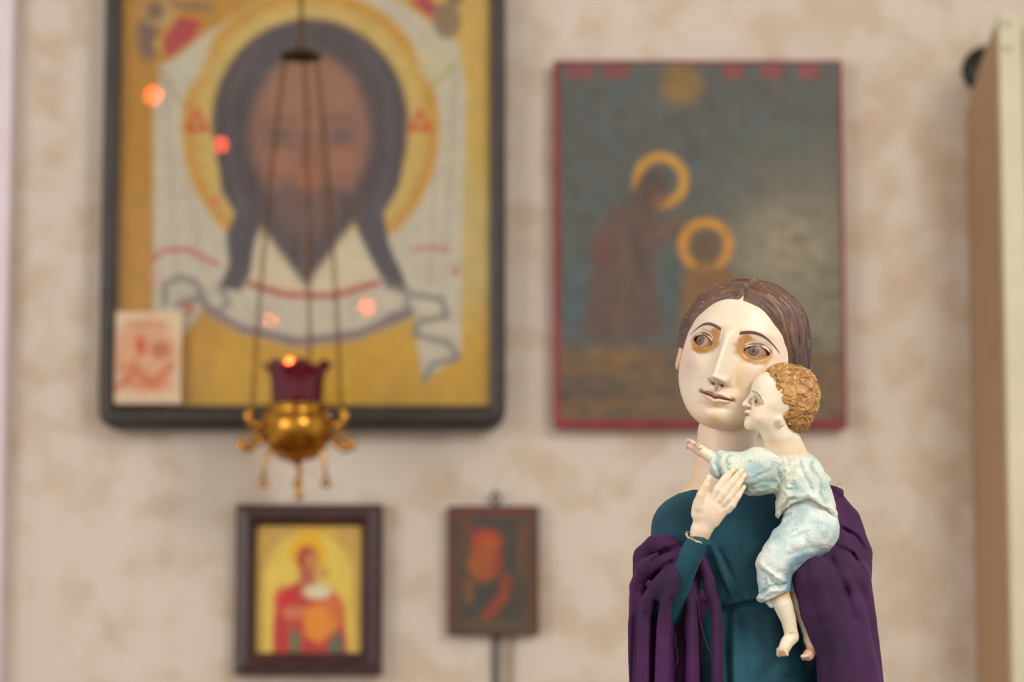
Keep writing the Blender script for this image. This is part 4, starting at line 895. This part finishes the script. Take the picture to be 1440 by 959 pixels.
c = mix(c, lin(228, 188, 152), sm(905, 918, py) * .7); c = mix(c, lin(206, 150, 90), .6 * np.exp(-((px - 1138) / 9) ** 2 - ((py - 914) / 6) ** 2)); c = mix(c, lin(160, 96, 64), .7 * sm(3, 1, np.abs(np.hypot(px - 1100, py - 921) - 5)) * (py > 915) * (px < 1108) * .5)
c = mix(c, lin(208, 160, 96), sm(848, 834, py) * (py > 826) * .8); c = mix(c, lin(200, 160, 100), np.exp(-((px - 1113) / 7) ** 2 - ((py - 890) / 1.6) ** 2) * .8)
c = mix(c, lin(228, 190, 176), sm(990, 975, px) * .7); c = mix(c, lin(120, 56, 46), .85 * sstroke(px, py, [(969, 616), (977, 619), (984, 625)], 3, 2) * sm(.0, .4, noise(v * .5, 72) + .25)); c = mix(c, lin(214, 176, 130), sm(612, 622, py) * sm(1060, 1090, px) * (py < 640) * .35)
mk('body', v, f, m_skin, child, c)
# curly hair
def f_ch(p):
    f = ell(p, L(1114, 556, HD), (39.5, 37, 45)); f = smin(f, ell(p, L(1116, 588, HD), (24, 30, 22)), 10); f = smin(f, ell(p, L(1098, 543, HD), (27, 31, 33)), 8)
    px, py = proj(p)
    hx = np.interp(py, [505, 515, 522, 532, 551, 573, 587, 600, 612], [1060, 1072, 1074, 1088, 1090.5, 1092, 1098, 1103, 1108])
    f = smax(f, (hx - px), 3)
    lob, gr = curls(p); return f - 2.6 * lob + 1.9 * gr + .2
def curls(p):
    w3 = np.stack([noise(p * .07, 2), noise(p * .07, 3), noise(p * .07, 4)], 1); q = p + 7 * w3
    lob = noise(q * .085, 5) * .6 + noise(q * .17, 6) * .35
    n1 = noise(q * np.array([.10, .1, .16]), 81); n2 = noise(q * np.array([.17, .17, .22]) + 5, 82); n3 = noise(q * .3, 84)
    gr = np.exp(-(n1 / .07) ** 2) + .7 * np.exp(-(n2 / .08) ** 2) * sm(-.3, .2, n1) + .35 * np.exp(-(n3 / .1) ** 2)
    return lob, np.minimum(gr, 1.2)
v, f = surf(f_ch, [L(1064, 600, 0)[0], HD - 46, L(0, 622, -20)[2]], [L(1162, 600, 0)[0], HD + 46, L(0, 500, -20)[2]], .9, 2.0, 1)
px, py = proj(v); lob, gr = curls(v); c = mix(np.tile(lin(168, 120, 64), (len(v), 1)), lin(196, 150, 90), sm(-.2, .4, lob)); c = mix(c, lin(226, 200, 150), sm(.45, .6, noise(v * .25, 85)) * .5)
c = mix(c, lin(96, 58, 28), sm(.55, 1.1, gr) * .8); c = mix(c, lin(140, 96, 48), .5 * sm(560, 600, py)); c = mix(c, lin(250, 246, 236), sm(2.2, 1, np.hypot(px - 1110, py - 596)) * .9)  # shade in the curl grooves is painted into the colour
mk('hair', v, f, m_hair, child, c)
# shirt
sh_r = [([(1103, 645), (1106, 665), (1112, 686)], 2.6, 3.0), ([(1089, 724), (1098, 707), (1114, 699), (1137, 694), (1154, 704), (1174, 722)], 3.2, 3.4), ([(1127, 652), (1134, 670), (1143, 688)], 2.0, -2.4), ([(1095, 655), (1098, 680), (1093, 700)], 3, -2.4), ([(1115, 690), (1124, 686), (1118, 680)], 2.6, -2.0),
        ([(1003, 636), (1000, 648), (1008, 668)], 2.4, 2.2), ([(1010, 636), (1007, 650), (1016, 672)], 2.2, -2.2), ([(1020, 638), (1016, 650), (1024, 672)], 2.4, 1.8), ([(1028, 640), (1022, 650), (1030, 668)], 1.6, -2), ([(1040, 688), (1060, 682), (1085, 676)], 3, -2.6), ([(1052, 694), (1070, 692), (1090, 686)], 3, 2.2), ([(1060, 672), (1078, 664), (1090, 650)], 1.6, -1.2), ([(1142, 650), (1154, 680), (1162, 706)], 2.2, -1.4), ([(1112, 700), (1100, 690), (1096, 676)], 2.4, 2.4), ([(1098, 726), (1106, 708), (1120, 700)], 2.2, -2)]
def warp(p, px, py): return px + 4 * noise(p * .07, 131) + 1.5 * noise(p * .2, 133), py + 4 * noise(p * .07, 132) + 1.5 * noise(p * .2, 134)
def f_shirt(p):
    f = W_(p, [(1104, 652, -14), (1122, 672, -12), (1131, 702, -10), (1134, 716, -8)], [33, 37.5, 40, 41], 1.06)
    f = smin(f, W_(p, [(1100, 653, -16), (1072, 657, -18), (1048, 665, -20), (1014, 653, -22)], [32, 31, 29, 19.5], 1.15), 9)
    f = smin(f, W_(p, [(1060, 672, -20), (1080, 672, -18)], [23, 22], 1.15), 6)
    px, py = proj(p)
    hem = np.interp(px, [1085, 1091, 1100, 1114, 1124, 1139, 1154, 1169, 1176], [742, 734, 719, 706, 702, 699, 706, 719, 732])
    f = smax(f, py - hem - 2, 2.5)
    f = smax(f, -(px - 1003 + .22 * (py - 640)), 2)
    f = smax(f, -W_(p, [(1093, 598, HD), (1101, 612, -26)], [24, 25]), 1.5)
    near = p[:, 1] < 5; px, py = warp(p, px, py)
    for a, w_, m_ in sh_r: f = f - ridge(px, py, a, w_ * 1.25, m_ * .9) * near
    f = smin(f, W_(p, [(1158, 668, -2), (1163, 676, 0)], [5, 6]), 3)
    w = noise(p * .11, 91); return f + .9 * w - .8 * np.abs(noise(p * .2, 92))
def patina(v, f_, base, seed):
    px, py = proj(v); n1 = noise(v * .035, seed); n2 = noise(v * .12, seed + 1); n3 = noise(v * np.array([.5, .5, .9]), seed + 2)
    c = np.tile(lin(*base), (len(v), 1)); c = mix(c, lin(150, 186, 188), sm(-.15, .55, n1 + .35 * n2) * .55); c = mix(c, lin(226, 224, 196), sm(.0, .6, -n1 + .4 * n2) * .5)
    c = mix(c, lin(66, 96, 104), sm(.58, .72, n3) * sm(.0, .4, n2) * .8)
    return c, px, py, n2
v, f = surf(f_shirt, [L(992, 600, 0)[0], -62, L(0, 750, -20)[2]], [L(1188, 600, 0)[0], 45, L(0, 612, -20)[2]], 1.0, 1.9, 1)
c, px, py, n2 = patina(v, f, (206, 218, 206), 101)
wx, wy = warp(v, px, py)
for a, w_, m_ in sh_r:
    if m_ < 0: c = mix(c, lin(112, 152, 146), np.exp(-(pdist(wx, wy, a) / 2.0) ** 2) * .5)  # blue-green wash painted along the fold creases, darkening them like shade
    else: c = mix(c, lin(228, 228, 208), np.exp(-(pdist(wx, wy, a) / 2.4) ** 2) * .5)  # fold ridges painted lighter, as if catching light
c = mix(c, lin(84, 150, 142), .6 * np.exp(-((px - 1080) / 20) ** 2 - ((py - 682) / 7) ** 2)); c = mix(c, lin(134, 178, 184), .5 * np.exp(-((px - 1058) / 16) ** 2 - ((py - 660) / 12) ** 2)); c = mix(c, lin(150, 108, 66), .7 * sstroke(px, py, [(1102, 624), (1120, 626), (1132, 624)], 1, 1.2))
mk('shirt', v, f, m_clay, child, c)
tr_r = [([(1066, 792), (1078, 800), (1092, 810), (1104, 818)], 3, 2.6), ([(1070, 803), (1086, 812), (1096, 826)], 2.4, -2.4), ([(1066, 842), (1078, 836), (1088, 832), (1104, 829)], 3.6, 3.6), ([(1070, 834), (1085, 826), (1102, 822)], 2, -2.2), ([(1078, 816), (1074, 830)], 2.6, -1.8), ([(1104, 712), (1100, 726), (1112, 722)], 1.6, -1.5), ([(1112, 755), (1135, 748)], 2, -1), ([(1108, 778), (1126, 772), (1150, 770)], 4, -1.6), ([(1100, 700), (1122, 698), (1150, 704), (1170, 720)], 3, -2)]
def f_tr(p):
    f = W_(p, [(1136, 718, -6), (1141, 742, -6)], [36, 38.5], 1.05)
    f = smin(f, W_(p, [(1141, 745, -8), (1112, 768, -20), (1090, 794, -26), (1089, 816, -25), (1088, 838, -23)], [36, 32, 26.5, 23.5, 20.5]), 8)
    f = smin(f, W_(p, [(1130, 765, 0), (1116, 800, -2), (1112, 828, -6)], [30, 20, 14]), 8)
    px, py = proj(p); f = smax(f, py - np.interp(px, [1060, 1070, 1088, 1106, 1125], [849, 848, 840, 832, 836]), 2.5)
    f = smax(f, 690 - py, 3); near = p[:, 1] < 5; px, py = warp(p, px, py)
    for a, w_, m_ in tr_r: f = f - ridge(px, py, a, w_ * 1.2, m_) * near
    f = smin(f, W_(p, [(1078, 842, -26), (1085, 851, -26)], [5, 4]), 3)
    return f + .9 * noise(p * .1, 93) - .7 * np.abs(noise(p * .2, 94))
v, f = surf(f_tr, [L(1050, 600, 0)[0], -68, L(0, 866, -20)[2]], [L(1195, 600, 0)[0], 45, L(0, 684, -20)[2]], 1.0, 1.9, 1)
c, px, py, n2 = patina(v, f, (208, 222, 218), 111)
wx, wy = warp(v, px, py)
for a, w_, m_ in tr_r: c = mix(c, lin(120, 160, 160) if m_ < 0 else lin(230, 232, 216), np.exp(-(pdist(wx, wy, a) / 2.4) ** 2) * .45)  # shaded creases and lit ridges painted over the patina
c = mix(c, lin(70, 132, 158), .75 * sm(14, 0, pdist(px, py, [(1170, 778), (1130, 782), (1112, 796), (1108, 826)]) + 4 * n2))  # blue shade under the thigh, painted into the cloth colour
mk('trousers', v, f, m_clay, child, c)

# ---- plinth carrying the statue, below the picture
slab('plinth', (statue.location.x - .22, statue.location.y - .19, 0), (statue.location.x + .22, statue.location.y + .19, BASE_Z), m_ceil, bev=.006)
